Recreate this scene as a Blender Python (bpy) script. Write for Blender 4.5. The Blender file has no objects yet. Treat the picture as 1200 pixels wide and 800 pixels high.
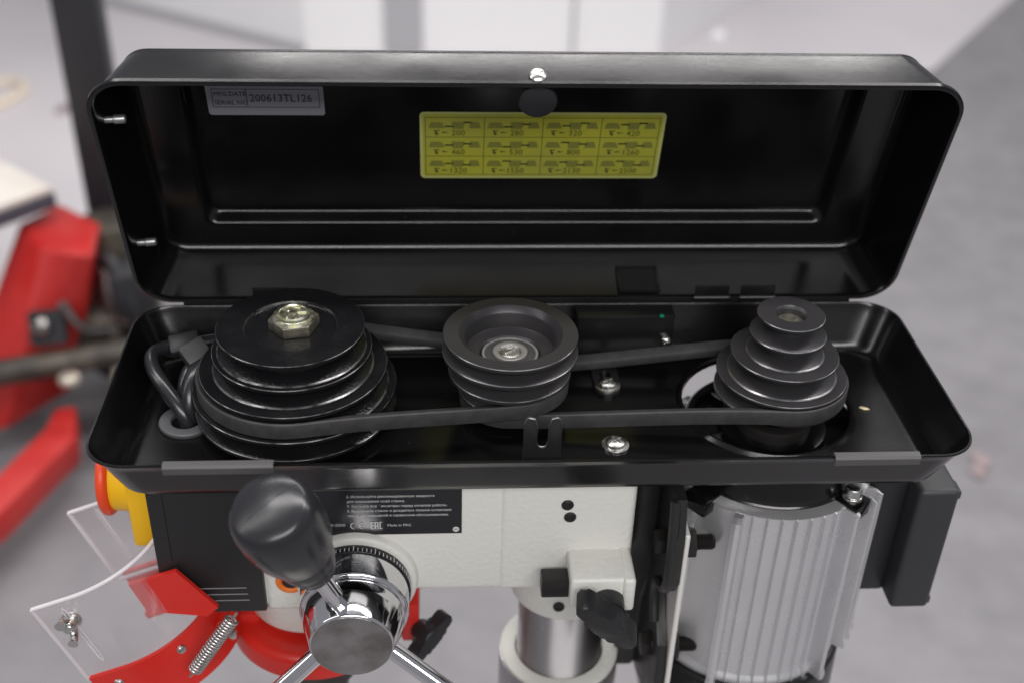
import bpy, bmesh, math, random
from mathutils import Matrix, Vector
from math import sin, cos, pi, radians, hypot, atan2, sqrt

random.seed(7)
scene = bpy.context.scene
COL = scene.collection

# ------------------------------------------------------------------ camera
YAW, PITCH, ROLL = radians(4.23), radians(32.92), radians(1.878)
fw = Vector((sin(YAW)*cos(PITCH), cos(YAW)*cos(PITCH), -sin(PITCH)))
rt0 = Vector((cos(YAW), -sin(YAW), 0)); up0 = rt0.cross(fw)
rt = rt0*cos(ROLL) + up0*sin(ROLL); up = rt.cross(fw)
cam_data = bpy.data.cameras.new('camera')
cam = bpy.data.objects.new('camera', cam_data); COL.objects.link(cam)
m = Matrix.Identity(4)
for i in range(3):
    m[i][0], m[i][1], m[i][2] = rt[i], up[i], -fw[i]
m[0][3], m[1][3], m[2][3] = -0.0565, -0.5165, 0.4137
cam.matrix_world = m
cam_data.sensor_width = 36.0
cam_data.lens = 1410.74/1200*36
cam_data.clip_start = 0.02; cam_data.clip_end = 100
cam_data.dof.use_dof = True
cam_data.dof.focus_distance = 0.70
cam_data.dof.aperture_fstop = 4.1
scene.camera = cam

# ------------------------------------------------------------------ world (even indoor light) and ceiling lamps, plus aimed front and side lamps
world = bpy.data.worlds.new('World'); scene.world = world; world.use_nodes = True
wn = world.node_tree.nodes
wn['Background'].inputs[0].default_value = (0.92, 0.93, 1.0, 1)
wn['Background'].inputs[1].default_value = 0.27

def area_lamp(loc, sx, sy, power, col=(1, 0.97, 0.95), target=None):
    d = bpy.data.lights.new('area_lamp', 'AREA'); d.shape = 'RECTANGLE'
    d.size, d.size_y, d.energy, d.color = sx, sy, power, col
    o = bpy.data.objects.new('area_lamp', d); COL.objects.link(o); o.location = loc
    if target is not None:
        o.rotation_euler = (Vector(target)-Vector(loc)).to_track_quat('-Z', 'Y').to_euler()
    return o
area_lamp((0.4, 0.35, 2.1), 3.4, 0.30, 46)
area_lamp((0.2, 1.95, 2.1), 3.4, 0.30, 44)
area_lamp((0.6, 4.6, 2.1), 3.2, 0.50, 60)
area_lamp((0.2, -2.5, 1.9), 3.0, 0.75, 80, target=(0, 0.1, -0.1))  # unseen front source at the camera side, placed to light the casting
area_lamp((-2.0, -0.2, 1.8), 0.3, 2.4, 14, target=(0, 0.1, -0.1))  # aimed side lamp on the left
area_lamp((2.4, 0.6, 1.9), 0.3, 2.4, 16, target=(0, 0.1, -0.1))  # side lamp added on the right for rim highlights

scene.view_settings.view_transform = 'Standard'
scene.view_settings.look = 'None'
scene.view_settings.exposure = 0.0
scene.view_settings.gamma = 1.0
scene.view_settings.use_curve_mapping = False

# ------------------------------------------------------------------ materials
MATS = {}
def mat(name, base=(0.5, 0.5, 0.5), rough=0.5, metal=0.0, spec=0.5, noise=None, bump=None, rvar=None, coat=0.0, specks=None, aniso=0.0):
    """noise=(scale, amount, colour2) mixes a second colour in; bump=(scale, strength, dist); rvar=(scale, amount)"""
    mt = bpy.data.materials.new(name); mt.use_nodes = True; MATS[name] = mt
    nt = mt.node_tree; n = nt.nodes; l = nt.links; b = n['Principled BSDF']
    b.inputs['Base Color'].default_value = (*base, 1); b.inputs['Roughness'].default_value = rough
    b.inputs['Metallic'].default_value = metal; b.inputs['Specular IOR Level'].default_value = spec
    b.inputs['Coat Weight'].default_value = coat; b.inputs['Anisotropic'].default_value = aniso
    tc = n.new('ShaderNodeTexCoord')
    def nz(scale, detail=4):
        t = n.new('ShaderNodeTexNoise'); t.inputs['Scale'].default_value = scale; t.inputs['Detail'].default_value = detail
        l.new(tc.outputs['Object'], t.inputs['Vector']); return t
    colsock = None
    if noise:
        t = nz(noise[0]); r = n.new('ShaderNodeMapRange'); r.inputs[1].default_value = 0.38; r.inputs[2].default_value = 0.66
        r.inputs[3].default_value = 0; r.inputs[4].default_value = noise[1]; l.new(t.outputs['Fac'], r.inputs[0])
        mx = n.new('ShaderNodeMix'); mx.data_type = 'RGBA'; mx.inputs[6].default_value = (*base, 1); mx.inputs[7].default_value = (*noise[2], 1)
        l.new(r.outputs[0], mx.inputs[0]); colsock = mx.outputs[2]
    if specks:                                   # specks=(scale, threshold, colour) : dust and chips
        t = n.new('ShaderNodeTexVoronoi'); t.inputs['Scale'].default_value = specks[0]; l.new(tc.outputs['Object'], t.inputs['Vector'])
        t2 = nz(specks[0]*0.23, 2)
        r = n.new('ShaderNodeMath'); r.operation = 'LESS_THAN'; r.inputs[1].default_value = specks[1]; l.new(t.outputs['Distance'], r.inputs[0])
        r2 = n.new('ShaderNodeMath'); r2.operation = 'GREATER_THAN'; r2.inputs[1].default_value = 0.58; l.new(t2.outputs['Fac'], r2.inputs[0])
        r3 = n.new('ShaderNodeMath'); r3.operation = 'MULTIPLY'; l.new(r.outputs[0], r3.inputs[0]); l.new(r2.outputs[0], r3.inputs[1])
        mx = n.new('ShaderNodeMix'); mx.data_type = 'RGBA'; mx.inputs[6].default_value = (*base, 1); mx.inputs[7].default_value = (*specks[2], 1)
        if colsock: l.new(colsock, mx.inputs[6])
        l.new(r3.outputs[0], mx.inputs[0]); colsock = mx.outputs[2]
    if colsock: l.new(colsock, b.inputs['Base Color'])
    if rvar:
        t = nz(rvar[0]); r = n.new('ShaderNodeMapRange'); r.inputs[1].default_value = 0.3; r.inputs[2].default_value = 0.7
        r.inputs[3].default_value = rough-rvar[1]; r.inputs[4].default_value = rough+rvar[1]
        l.new(t.outputs['Fac'], r.inputs[0]); l.new(r.outputs[0], b.inputs['Roughness'])
    if bump:
        t = nz(bump[0], 3); bp = n.new('ShaderNodeBump'); bp.inputs['Strength'].default_value = bump[1]; bp.inputs['Distance'].default_value = bump[2]
        l.new(t.outputs['Fac'], bp.inputs['Height']); l.new(bp.outputs[0], b.inputs['Normal'])
    return mt

BLACK = mat('black_enamel', (0.0040, 0.0039, 0.0043), 0.20, spec=0.5, bump=(650, 0.10, 0.0003), rvar=(18, 0.05), specks=(230, 0.035, (0.25, 0.24, 0.22)))
BLACK2 = mat('black_satin_enamel', (0.008, 0.008, 0.009), 0.3, bump=(900, 0.12, 0.0004), rvar=(18, 0.05))
CASTBLK = mat('black_cast_paint', (0.007, 0.007, 0.008), 0.25, bump=(560, 0.55, 0.0007), rvar=(60, 0.1), specks=(300, 0.06, (0.12, 0.12, 0.11)))
ANOD = mat('dark_grey_pulley', (0.05, 0.048, 0.052), 0.36, 0.5, rvar=(40, 0.06), noise=(30, 0.5, (0.055, 0.053, 0.056)))
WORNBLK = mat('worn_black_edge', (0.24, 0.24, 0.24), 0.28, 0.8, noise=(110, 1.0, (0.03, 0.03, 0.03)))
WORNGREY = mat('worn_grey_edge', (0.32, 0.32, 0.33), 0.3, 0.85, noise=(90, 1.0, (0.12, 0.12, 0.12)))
RUBBER = mat('belt_rubber', (0.026, 0.025, 0.027), 0.62, noise=(160, 0.6, (0.045, 0.044, 0.045)), bump=(1500, 0.2, 0.0003))
TRIM = mat('grey_rubber_trim', (0.075, 0.072, 0.075), 0.5)
PLASTIC = mat('black_plastic', (0.016, 0.016, 0.018), 0.42, bump=(1600, 0.15, 0.0003))
PLASTIC2 = mat('charcoal_plastic', (0.03, 0.03, 0.033), 0.5, bump=(1800, 0.2, 0.0003))
CABLE = mat('cable_sheath', (0.018, 0.018, 0.021), 0.24)
GROMM = mat('grey_rubber_grommet', (0.07, 0.07, 0.075), 0.45)
GRIP = mat('grip_plastic', (0.018, 0.0178, 0.021), 0.25, rvar=(30, 0.08), bump=(70, 0.1, 0.001))
CAST = mat('white_cast_paint', (0.68, 0.68, 0.635), 0.38, bump=(300, 0.38, 0.0014), noise=(9, 0.25, (0.64, 0.64, 0.60)), rvar=(30, 0.06))
CHROME = mat('chrome', (0.78, 0.78, 0.80), 0.07, 1.0, rvar=(60, 0.04))
STEEL = mat('turned_steel', (0.42, 0.41, 0.42), 0.24, 1.0, rvar=(25, 0.07), aniso=0.6)
CAPSTEEL = mat('brushed_steel', (0.40, 0.39, 0.385), 0.24, 1.0, noise=(60, 0.9, (0.22, 0.205, 0.19)), rvar=(70, 0.12), bump=(90, 0.12, 0.001))  # brownish noise paints a mottled reflection into the steel
ZINC = mat('zinc', (0.62, 0.62, 0.60), 0.3, 1.0, rvar=(200, 0.12))
BEARING = mat('bearing_steel', (0.46, 0.45, 0.44), 0.4, 0.85)
PINSTEEL = mat('dull_pin_steel', (0.36, 0.36, 0.36), 0.4, 0.9)
YZINC = mat('yellow_zinc', (0.60, 0.60, 0.52), 0.36, 1.0, noise=(260, 1.0, (0.46, 0.46, 0.27)), rvar=(180, 0.12))
NUTBRONZE = mat('oiled_nut_steel', (0.20, 0.188, 0.15), 0.4, 0.9, noise=(240, 0.8, (0.33, 0.315, 0.25)), rvar=(150, 0.1))
ALU = mat('cast_aluminium', (0.74, 0.74, 0.755), 0.31, 0.74, noise=(25, 0.4, (0.66, 0.66, 0.68)), rvar=(30, 0.07))
BRACKET = mat('satin_black_bracket', (0.018, 0.0175, 0.018), 0.42, rvar=(60, 0.08), bump=(500, 0.2, 0.0004))
DARKSTEEL = mat('black_oxide_steel', (0.035, 0.033, 0.032), 0.4, 0.6, rvar=(90, 0.1))
RED = mat('red_plastic', (0.62, 0.022, 0.014), 0.38, rvar=(40, 0.06))
YELLOW = mat('yellow_plastic', (0.83, 0.47, 0.005), 0.42)
ORANGERED = mat('orange_red_plastic', (0.72, 0.06, 0.012), 0.4)
ORANGE = mat('orange_plastic', (0.75, 0.17, 0.012), 0.5)
PANEL = mat('black_panel_plastic', (0.013, 0.0125, 0.0135), 0.45, bump=(1800, 0.15, 0.0003))
LABELBLK = mat('black_label_film', (0.010, 0.010, 0.013), 0.18, rvar=(15, 0.05))
INKWHITE = mat('white_print', (0.62, 0.62, 0.62), 0.5)
INKGREY = mat('grey_print', (0.30, 0.30, 0.31), 0.5)
SILVERLBL = mat('silver_label_film', (0.30, 0.30, 0.335), 0.45, 0.2)
INKDARK = mat('dark_print', (0.03, 0.03, 0.035), 0.5)
CHART = mat('yellow_chart_film', (0.34, 0.335, 0.03), 0.4, noise=(16, 0.7, (0.27, 0.275, 0.05)))
CHARTEDGE = mat('pale_chart_border', (0.38, 0.40, 0.14), 0.4)
CHARTINK = mat('olive_chart_print', (0.075, 0.075, 0.014), 0.5)
CHARTPALE = mat('pale_olive_print', (0.185, 0.19, 0.035), 0.5)
CHARTBLK = mat('black_chart_print', (0.018, 0.018, 0.01), 0.5)
GREENPAINT = mat('green_paint', (0.0, 0.25, 0.13), 0.35)
WHITEPLATE = mat('white_painted_steel', (0.70, 0.69, 0.66), 0.45)
PALERED = mat('worn_red_paint', (0.46, 0.018, 0.016), 0.38, noise=(9, 0.7, (0.56, 0.04, 0.035)), rvar=(12, 0.1))
POST = mat('black_painted_steel', (0.022, 0.022, 0.026), 0.5)
GREASE = mat('greasy_steel', (0.035, 0.032, 0.030), 0.45, 0.4, noise=(16, 0.9, (0.13, 0.11, 0.085)))
BOARD = mat('pale_board', (0.66, 0.61, 0.55), 0.6, noise=(14, 0.5, (0.80, 0.77, 0.72)))
BOARDEDGE = mat('dark_board_edge', (0.06, 0.065, 0.085), 0.6)
HOSE = mat('cream_hose', (0.72, 0.62, 0.50), 0.5)
CABWHITE = mat("white_cabinet_paint", (0.86, 0.86, 0.87), 0.4)
CABGREY = mat('grey_cabinet_gap', (0.42, 0.42, 0.44), 0.5)
DUSTWHEEL = mat('worn_nylon_wheel', (0.34, 0.29, 0.22), 0.6, noise=(20, 0.6, (0.22, 0.19, 0.15)))

def brushed(name, base, rough, aniso, rot):
    mt = mat(name, base, rough, 1.0, rvar=(25, 0.05), aniso=aniso)
    n = mt.node_tree.nodes; l = mt.node_tree.links; b = n['Principled BSDF']
    tg = n.new('ShaderNodeTangent'); tg.direction_type = 'RADIAL'; tg.axis = 'Z'; l.new(tg.outputs[0], b.inputs['Tangent'])
    b.inputs['Anisotropic Rotation'].default_value = rot; return mt
BRUSHED = brushed('brushed_column_steel', (0.58, 0.565, 0.575), 0.48, 1.0, 0.25)
def floor_mat():
    mt = bpy.data.materials.new('concrete_floor'); mt.use_nodes = True
    nt = mt.node_tree; n = nt.nodes; l = nt.links; b = n['Principled BSDF']
    tc = n.new('ShaderNodeTexCoord')
    a = n.new('ShaderNodeTexNoise'); a.inputs['Scale'].default_value = 2.2; a.inputs['Detail'].default_value = 6; a.inputs['Roughness'].default_value = 0.62
    c = n.new('ShaderNodeTexNoise'); c.inputs['Scale'].default_value = 14; c.inputs['Detail'].default_value = 5
    l.new(tc.outputs['Object'], a.inputs['Vector']); l.new(tc.outputs['Object'], c.inputs['Vector'])
    ad = n.new('ShaderNodeMath'); ad.operation = 'ADD'; l.new(a.outputs['Fac'], ad.inputs[0]); l.new(c.outputs['Fac'], ad.inputs[1])
    r = n.new('ShaderNodeValToRGB'); r.color_ramp.elements[0].position = 0.36; r.color_ramp.elements[1].position = 0.64
    r.color_ramp.elements[0].color = (0.198, 0.192, 0.204, 1); r.color_ramp.elements[1].color = (0.258, 0.251, 0.263, 1)
    h = n.new('ShaderNodeMath'); h.operation = 'MULTIPLY'; h.inputs[1].default_value = 0.5; l.new(ad.outputs[0], h.inputs[0]); l.new(h.outputs[0], r.inputs[0])
    l.new(r.outputs[0], b.inputs['Base Color']); b.inputs['Roughness'].default_value = 0.5; b.inputs['Specular IOR Level'].default_value = 0.35
    return mt
FLOOR = floor_mat()
LANE = mat('pale_floor_paint', (0.62, 0.59, 0.61), 0.4, noise=(3, 0.6, (0.56, 0.535, 0.56)))
FLOORMARK = mat('faded_orange_floor_mark', (0.30, 0.235, 0.24), 0.6)

def clear_mat(name, tint, refl, haze):
    mt = bpy.data.materials.new(name); mt.use_nodes = True
    nt = mt.node_tree; n = nt.nodes; l = nt.links
    n.remove(n['Principled BSDF']); out = n['Material Output']
    tr = n.new('ShaderNodeBsdfTransparent'); tr.inputs[0].default_value = (*tint, 1)
    gl = n.new('ShaderNodeBsdfGlossy'); gl.inputs['Roughness'].default_value = 0.08
    lw = n.new('ShaderNodeLayerWeight'); lw.inputs['Blend'].default_value = 0.5
    pw = n.new('ShaderNodeMath'); pw.operation = 'POWER'; pw.inputs[1].default_value = 4.0; l.new(lw.outputs['Facing'], pw.inputs[0])
    fr = n.new('ShaderNodeMath'); fr.operation = 'MULTIPLY_ADD'; fr.inputs[1].default_value = 0.7; fr.inputs[2].default_value = refl; l.new(pw.outputs[0], fr.inputs[0])
    mx = n.new('ShaderNodeMixShader'); l.new(fr.outputs[0], mx.inputs[0]); l.new(tr.outputs[0], mx.inputs[1]); l.new(gl.outputs[0], mx.inputs[2])
    df = n.new('ShaderNodeBsdfDiffuse'); df.inputs[0].default_value = (0.8, 0.78, 0.8, 1)      # fine scratches and haze in the plastic
    mx2 = n.new('ShaderNodeMixShader'); mx2.inputs[0].default_value = haze; l.new(mx.outputs[0], mx2.inputs[1]); l.new(df.outputs[0], mx2.inputs[2])
    l.new(mx2.outputs[0], out.inputs[0]); return mt
CLEAR = clear_mat('clear_polycarbonate', (0.985, 0.975, 0.98), 0.05, 0.075)
CLEAREDGE = clear_mat('polycarbonate_edge', (0.97, 0.90, 0.94), 0.10, 0.72)

# ------------------------------------------------------------------ mesh helpers
WM = {}
def finish(name, bm, material, parent=None, M=None, smooth=35):
    me = bpy.data.meshes.new(name)
    bmesh.ops.recalc_face_normals(bm, faces=bm.faces[:])
    if smooth:
        for f in bm.faces: f.smooth = True
        for e in bm.edges:
            e.smooth = not (len(e.link_faces) == 2 and e.calc_face_angle(0) > radians(smooth)) and len(e.link_faces) == 2
    bm.to_mesh(me); bm.free()
    for mm in (material if isinstance(material, (list, tuple)) else [material]): me.materials.append(mm)
    return link(name, me, parent, M)
def link(name, data, parent=None, M=None):
    o = bpy.data.objects.new(name, data); COL.objects.link(o)
    M = Matrix.Identity(4) if M is None else M
    if parent is not None:
        o.parent = parent; o.matrix_parent_inverse = WM[parent.name].inverted()
    o.matrix_basis = M; WM[o.name] = M.copy()
    return o
def tag(o, label, cat=None, group=None, kind=None):
    if label: o['label'] = label
    if cat: o['category'] = cat
    if group: o['group'] = group
    if kind: o['kind'] = kind
    return o
def thing(name, label, cat, loc, group=None):
    return tag(link(name, None, None, Matrix.Translation(loc)), label, cat, group)

def frame(origin, z, x=None):
    z = Vector(z).normalized()
    x = Vector(x) if x is not None else (Vector((1, 0, 0)) if abs(z.x) < 0.9 else Vector((0, 1, 0)))
    y = z.cross(x).normalized(); x = y.cross(z).normalized()
    M = Matrix.Identity(4)
    for i in range(3): M[i][0], M[i][1], M[i][2], M[i][3] = x[i], y[i], z[i], origin[i]
    return M
def T(x, y, z): return Matrix.Translation((x, y, z))

def bridge(bm, la, lb, closed=True):
    n = len(la)
    for i in range(n if closed else n-1):
        j = (i+1) % n
        try: bm.faces.new((la[i], la[j], lb[j], lb[i]))
        except ValueError: pass
def a_lathe(bm, prof, seg=64, M=None, cap0=True, cap1=True, worn=()):
    """prof: (r, z) from one end to the other; r = 0 closes to a point"""
    M = M or Matrix.Identity(4); rings = []
    for r, z in prof:
        if r < 1e-6: rings.append([bm.verts.new(M @ Vector((0, 0, z)))])
        else: rings.append([bm.verts.new(M @ Vector((r*cos(2*pi*k/seg), r*sin(2*pi*k/seg), z))) for k in range(seg)])
    for ri, (a, b) in enumerate(zip(rings, rings[1:])):
        if len(a) == 1 and len(b) == 1: continue
        if len(a) == 1:
            for k in range(seg): bm.faces.new((a[0], b[k], b[(k+1) % seg]))
        elif len(b) == 1:
            for k in range(seg): bm.faces.new((a[k], a[(k+1) % seg], b[0]))
        else:
            f0 = len(bm.faces); bridge(bm, a, b)
            if ri in worn:
                bm.faces.ensure_lookup_table()
                for f in bm.faces[f0:]: f.material_index = 1
    if cap0 and len(rings[0]) > 1: bm.faces.new(rings[0])
    if cap1 and len(rings[-1]) > 1: bm.faces.new(list(reversed(rings[-1])))
def soften(prof, r=0.0006):
    """small chamfered corners along a lathe profile"""
    out = [prof[0]]
    for a, b, c in zip(prof, prof[1:], prof[2:]):
        A, B, Cc = Vector(a), Vector(b), Vector(c); d1 = (A-B); d2 = (Cc-B)
        if d1.length < 1e-7 or d2.length < 1e-7: continue
        k1 = min(r, d1.length*0.4); k2 = min(r, d2.length*0.4)
        p = B+d1.normalized()*k1; q = B+d2.normalized()*k2; mid = (p+q)*0.25+B*0.5
        out += [tuple(p), tuple(mid), tuple(q)]
    return out+[prof[-1]]
def a_box(bm, lo, hi, bev=0.0, seg=2, M=None):
    vs = [bm.verts.new(Vector((x, y, z))) for z in (lo[2], hi[2]) for y in (lo[1], hi[1]) for x in (lo[0], hi[0])]
    fs = [bm.faces.new([vs[i] for i in f]) for f in ((0, 2, 3, 1), (4, 5, 7, 6), (0, 1, 5, 4), (2, 6, 7, 3), (0, 4, 6, 2), (1, 3, 7, 5))]
    geo = vs
    if bev:
        es = list({e for f in fs for e in f.edges})
        r = bmesh.ops.bevel(bm, geom=es, offset=bev, segments=seg, affect='EDGES', profile=0.5)
        geo = list({v for v in r['verts']} | {v for v in vs if v.is_valid})
    if M is not None: bmesh.ops.transform(bm, matrix=M, verts=[v for v in geo if v.is_valid])
def a_prism(bm, pts, z0, z1, bev=0.0, M=None, seg=2):
    """extrude a 2D outline; bevels the rims"""
    n = len(pts)
    a = [bm.verts.new((p[0], p[1], z0)) for p in pts]; b = [bm.verts.new((p[0], p[1], z1)) for p in pts]
    f0 = bm.faces.new(list(reversed(a))); f1 = bm.faces.new(b); bridge(bm, a, b)
    geo = a+b
    if bev:
        es = list(f0.edges)+list(f1.edges)
        r = bmesh.ops.bevel(bm, geom=es, offset=bev, segments=seg, affect='EDGES', profile=0.5)
        geo = list(set(r['verts']) | {v for v in geo if v.is_valid})
    if M is not None: bmesh.ops.transform(bm, matrix=M, verts=[v for v in geo if v.is_valid])
def a_tube(bm, pts, rad, seg=12, caps=True):
    pts = [Vector(p) for p in pts]; n = len(pts); rings = []
    nrm = None
    for i, p in enumerate(pts):
        t = (pts[min(i+1, n-1)]-pts[max(i-1, 0)]).normalized()
        if nrm is None: nrm = t.orthogonal().normalized()
        nrm = (nrm-t*nrm.dot(t)).normalized(); bn = t.cross(nrm)
        r = rad[i] if isinstance(rad, (list, tuple)) else rad
        rings.append([bm.verts.new(p+(nrm*cos(2*pi*k/seg)+bn*sin(2*pi*k/seg))*r) for k in range(seg)])
    for a, b in zip(rings, rings[1:]): bridge(bm, a, b)
    if caps: bm.faces.new(list(reversed(rings[0]))); bm.faces.new(rings[-1])
def spline(pts, k=8):
    P = [Vector(p) for p in pts]; P = [P[0]*2-P[1]]+P+[P[-1]*2-P[-2]]; out = []
    for i in range(1, len(P)-2):
        a, b, c, d = P[i-1], P[i], P[i+1], P[i+2]
        for s in range(k):
            t = s/k
            out.append(0.5*((2*b)+(c-a)*t+(2*a-5*b+4*c-d)*t*t+(-a+3*b-3*c+d)*t**3))
    return out+[P[-2]]
def rrect(x0, x1, y0, y1, r, n=8):
    out = []
    for cx, cy, a0 in ((x1-r, y0+r, -pi/2), (x1-r, y1-r, 0), (x0+r, y1-r, pi/2), (x0+r, y0+r, pi)):
        for k in range(n+1):
            a = a0+pi/2*k/n; out.append((cx+r*cos(a), cy+r*sin(a)))
    return out
def circ(cx, cy, r, n=48): return [(cx+r*cos(2*pi*k/n), cy+r*sin(2*pi*k/n)) for k in range(n)]
def a_loop(bm, pts, z): return [bm.verts.new((p[0], p[1], z)) for p in pts]
def fill_holes(bm, loops):
    es = []
    for l in loops:
        for i in range(len(l)):
            a, b = l[i], l[(i+1) % len(l)]
            es.append(bm.edges.get((a, b)) or bm.edges.new((a, b)))
    bmesh.ops.triangle_fill(bm, edges=es, use_beauty=True, use_dissolve=False)
def hexpts(r, a0=0): return [(r*cos(a0+k*pi/3), r*sin(a0+k*pi/3)) for k in range(6)]

def one(name, fn, material, parent=None, M=None, smooth=35):
    bm = bmesh.new(); fn(bm); return finish(name, bm, material, parent, M, smooth)

FONTCACHE = {}
def text_mesh(bm, body, size, x, y, z=0.0, align='LEFT', sx=1.0, matidx=0):
    cu = bpy.data.curves.new('t', 'FONT'); cu.body = body; cu.size = size; cu.align_x = align; cu.resolution_u = 2
    cu.align_y = 'CENTER'
    ob = bpy.data.objects.new('t', cu); COL.objects.link(ob)
    dg = bpy.context.evaluated_depsgraph_get(); me = bpy.data.meshes.new_from_object(ob.evaluated_get(dg))
    n0 = len(bm.verts); f0 = len(bm.faces); bm.from_mesh(me); bm.verts.ensure_lookup_table(); bm.faces.ensure_lookup_table()
    for v in bm.verts[n0:]: v.co = Vector((x+v.co.x*sx, y+v.co.y, z))
    for f in bm.faces[f0:]: f.material_index = matidx
    bpy.data.objects.remove(ob); bpy.data.curves.remove(cu); bpy.data.meshes.remove(me)
def flat(bm, pts, z, matidx=0):
    f = bm.faces.new([bm.verts.new((p[0], p[1], z)) for p in pts]); f.material_index = matidx
def bar(bm, x0, x1, y0, y1, z, matidx=0): flat(bm, [(x0, y0), (x1, y0), (x1, y1), (x0, y1)], z, matidx)

# ------------------------------------------------------------------ the setting: floor
FZ = -0.9
o = one('floor', lambda bm: a_box(bm, (-7, -3, FZ-0.05), (7, 9, FZ)), FLOOR, smooth=0)
tag(o, 'grey concrete floor with a faint lilac mottling', kind='structure')
# a paler painted area of floor beyond
def lane(bm):
    flat(bm, [(1.50, 3.04), (2.15, 3.90), (3.2, 5.3), (3.0, 7.5), (-4.5, 7.5), (-4.5, 1.3), (-0.9, 1.60), (-0.5, 2.0), (0.2, 2.6)], FZ+0.004)
o = one('painted_floor', lane, LANE, smooth=0); tag(o, 'pale painted stretch of floor in the background', kind='structure')

# ------------------------------------------------------------------ DRILL PRESS
W = 0.1665
press = thing('drill_press', 'bench drill press with its black belt cover open, pulleys and belts showing', 'drill press', (0.03, 0.0915, FZ))
AX = 0.0915

# --- belt tray
HOLE = (0.1505, AX, 0.0525)
def tray(bm):
    def lp(ins, z, r): return a_loop(bm, rrect(-0.25+ins, 0.25-ins, ins, W-ins, r, 10), z)
    th = 0.0014
    outer = [(0.0195, -0.0315, 0.016), (0.0150, -0.0310, 0.019), (0.0122, -0.0290, 0.0205), (0.0106, -0.0255, 0.0215), (0.0098, -0.0235, 0.0217), (0.0034, -0.0066, 0.0233), (0.0024, -0.0040, 0.0235), (0.0006, -0.0022, 0.024), (-0.0004, -0.0006, 0.0245), (0.0000, 0.0004, 0.024)]
    inner = [(0.0011, 0.0003, 0.023), (0.0015, -0.0004, 0.0228), (0.0020, -0.0018, 0.0226), (0.0028, -0.0038, 0.0223), (0.0038, -0.0062, 0.022), (0.0106, -0.0218, 0.0205), (0.0113, -0.0234, 0.0203), (0.0121, -0.0251, 0.020), (0.0130, -0.0266, 0.0195), (0.0142, -0.0279, 0.019), (0.0156, -0.0289, 0.018), (0.0172, -0.0295, 0.017), (0.0190, -0.0298, 0.016), (0.0215, -0.0298, 0.015)]
    L = [lp(*a) for a in outer]+[lp(*a) for a in inner]
    for a, b in zip(L, L[1:]): bridge(bm, a, b)
    ho = a_loop(bm, circ(HOLE[0], HOLE[1], HOLE[2]+0.0005), -0.0318); hl = a_loop(bm, circ(HOLE[0], HOLE[1], HOLE[2]), -0.0312)
    hm = a_loop(bm, circ(HOLE[0], HOLE[1], HOLE[2]+0.0002), -0.0282); hi = a_loop(bm, circ(HOLE[0], HOLE[1], HOLE[2]+0.0022), -0.0276); hj = a_loop(bm, circ(HOLE[0], HOLE[1], HOLE[2]+0.004), -0.0298)
    fill_holes(bm, [L[0], ho]); bridge(bm, ho, hl); bridge(bm, hl, hm); bridge(bm, hm, hi); bridge(bm, hi, hj); fill_holes(bm, [hj, L[-1]])
tray_o = one('belt_tray', tray, BLACK, press, smooth=30)

def trim_strip(name, x0, x1, parent, skew=0.0):
    def f(bm):
        sec = [(-0.0022, -0.0042), (-0.0027, 0.0002), (-0.0016, 0.0018), (0.0020, 0.0020), (0.0034, 0.0008), (0.0040, -0.0050), (0.0026, -0.0050), (0.0020, 0.0006), (-0.0008, 0.0006), (-0.0004, -0.0042)]
        a = [bm.verts.new((x0, y, z)) for y, z in sec]; b = [bm.verts.new((x1, y+skew*0.2, z+skew)) for y, z in sec]
        bridge(bm, a, b); bm.faces.new(a); bm.faces.new(list(reversed(b)))
    return one(name, f, TRIM, parent, smooth=40)
trim_strip('edge_trim', -0.2046, -0.1455, tray_o)
trim_strip('edge_trim', 0.1640, 0.2125, tray_o)

def pan_screw(parent, x, y, z, r=0.0062, M=None, material=ZINC, washer=True):
    def f(bm):
        if washer: a_lathe(bm, soften([(0, 0), (r*1.35, 0), (r*1.35, 0.0012), (0, 0.0012)], 0.0003), 28)
        prof = [(r, 0.0008), (r*0.98, 0.0022)]+[(r*cos(a), 0.0022+0.0026*sin(a)) for a in (0.35, 0.7, 1.05, 1.3)]+[(0, 0.0048)]
        a_lathe(bm, prof, 28)
        for k in (0, 1):        # raised burr lines of a worn cross slot
            a_box(bm, (-r*0.6, -0.0006, 0.0042), (r*0.6, 0.0006, 0.0052), 0.0002, 1, Matrix.Rotation(k*pi/2+0.5, 4, 'Z'))
    return one('screw', f, material, parent, T(x, y, z) if M is None else M)
pan_screw(tray_o, 0.0497, 0.0515, -0.0298)
pan_screw(tray_o, 0.0520, 0.1110, -0.0280)
pan_screw(tray_o, -0.095, 0.030, -0.0298, 0.004, material=DARKSTEEL)

# slotted strap on the tray floor
def strap(bm):
    outer = [(-0.0085, 0.045), (-0.0085, 0.0)]+[(0.0085*cos(a), 0.0085*sin(a)-0.0) for a in [pi+pi*k/10 for k in range(1, 10)]]+[(0.0085, 0.0), (0.0085, 0.045)]
    slot = [(0.0035*cos(a), (0.0165 if sin(a) > 0 else 0.0115)+0.0030*sin(a)) for a in [2*pi*k/20+0.01 for k in range(20)]]
    slot2 = [(0.0028*cos(a), 0.026+0.0022*sin(a)) for a in [2*pi*k/20+0.01 for k in range(20)]]
    lo = [a_loop(bm, outer, 0), a_loop(bm, slot, 0), a_loop(bm, slot2, 0)]; hi = [a_loop(bm, outer, 0.0022), a_loop(bm, slot, 0.0022), a_loop(bm, slot2, 0.0022)]
    for a, b in zip(lo, hi): bridge(bm, a, b)
    fill_holes(bm, lo); fill_holes(bm, hi)
one('slotted_strap', strap, BLACK2, tray_o, T(0.0520, 0.1085, -0.0297))

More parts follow.
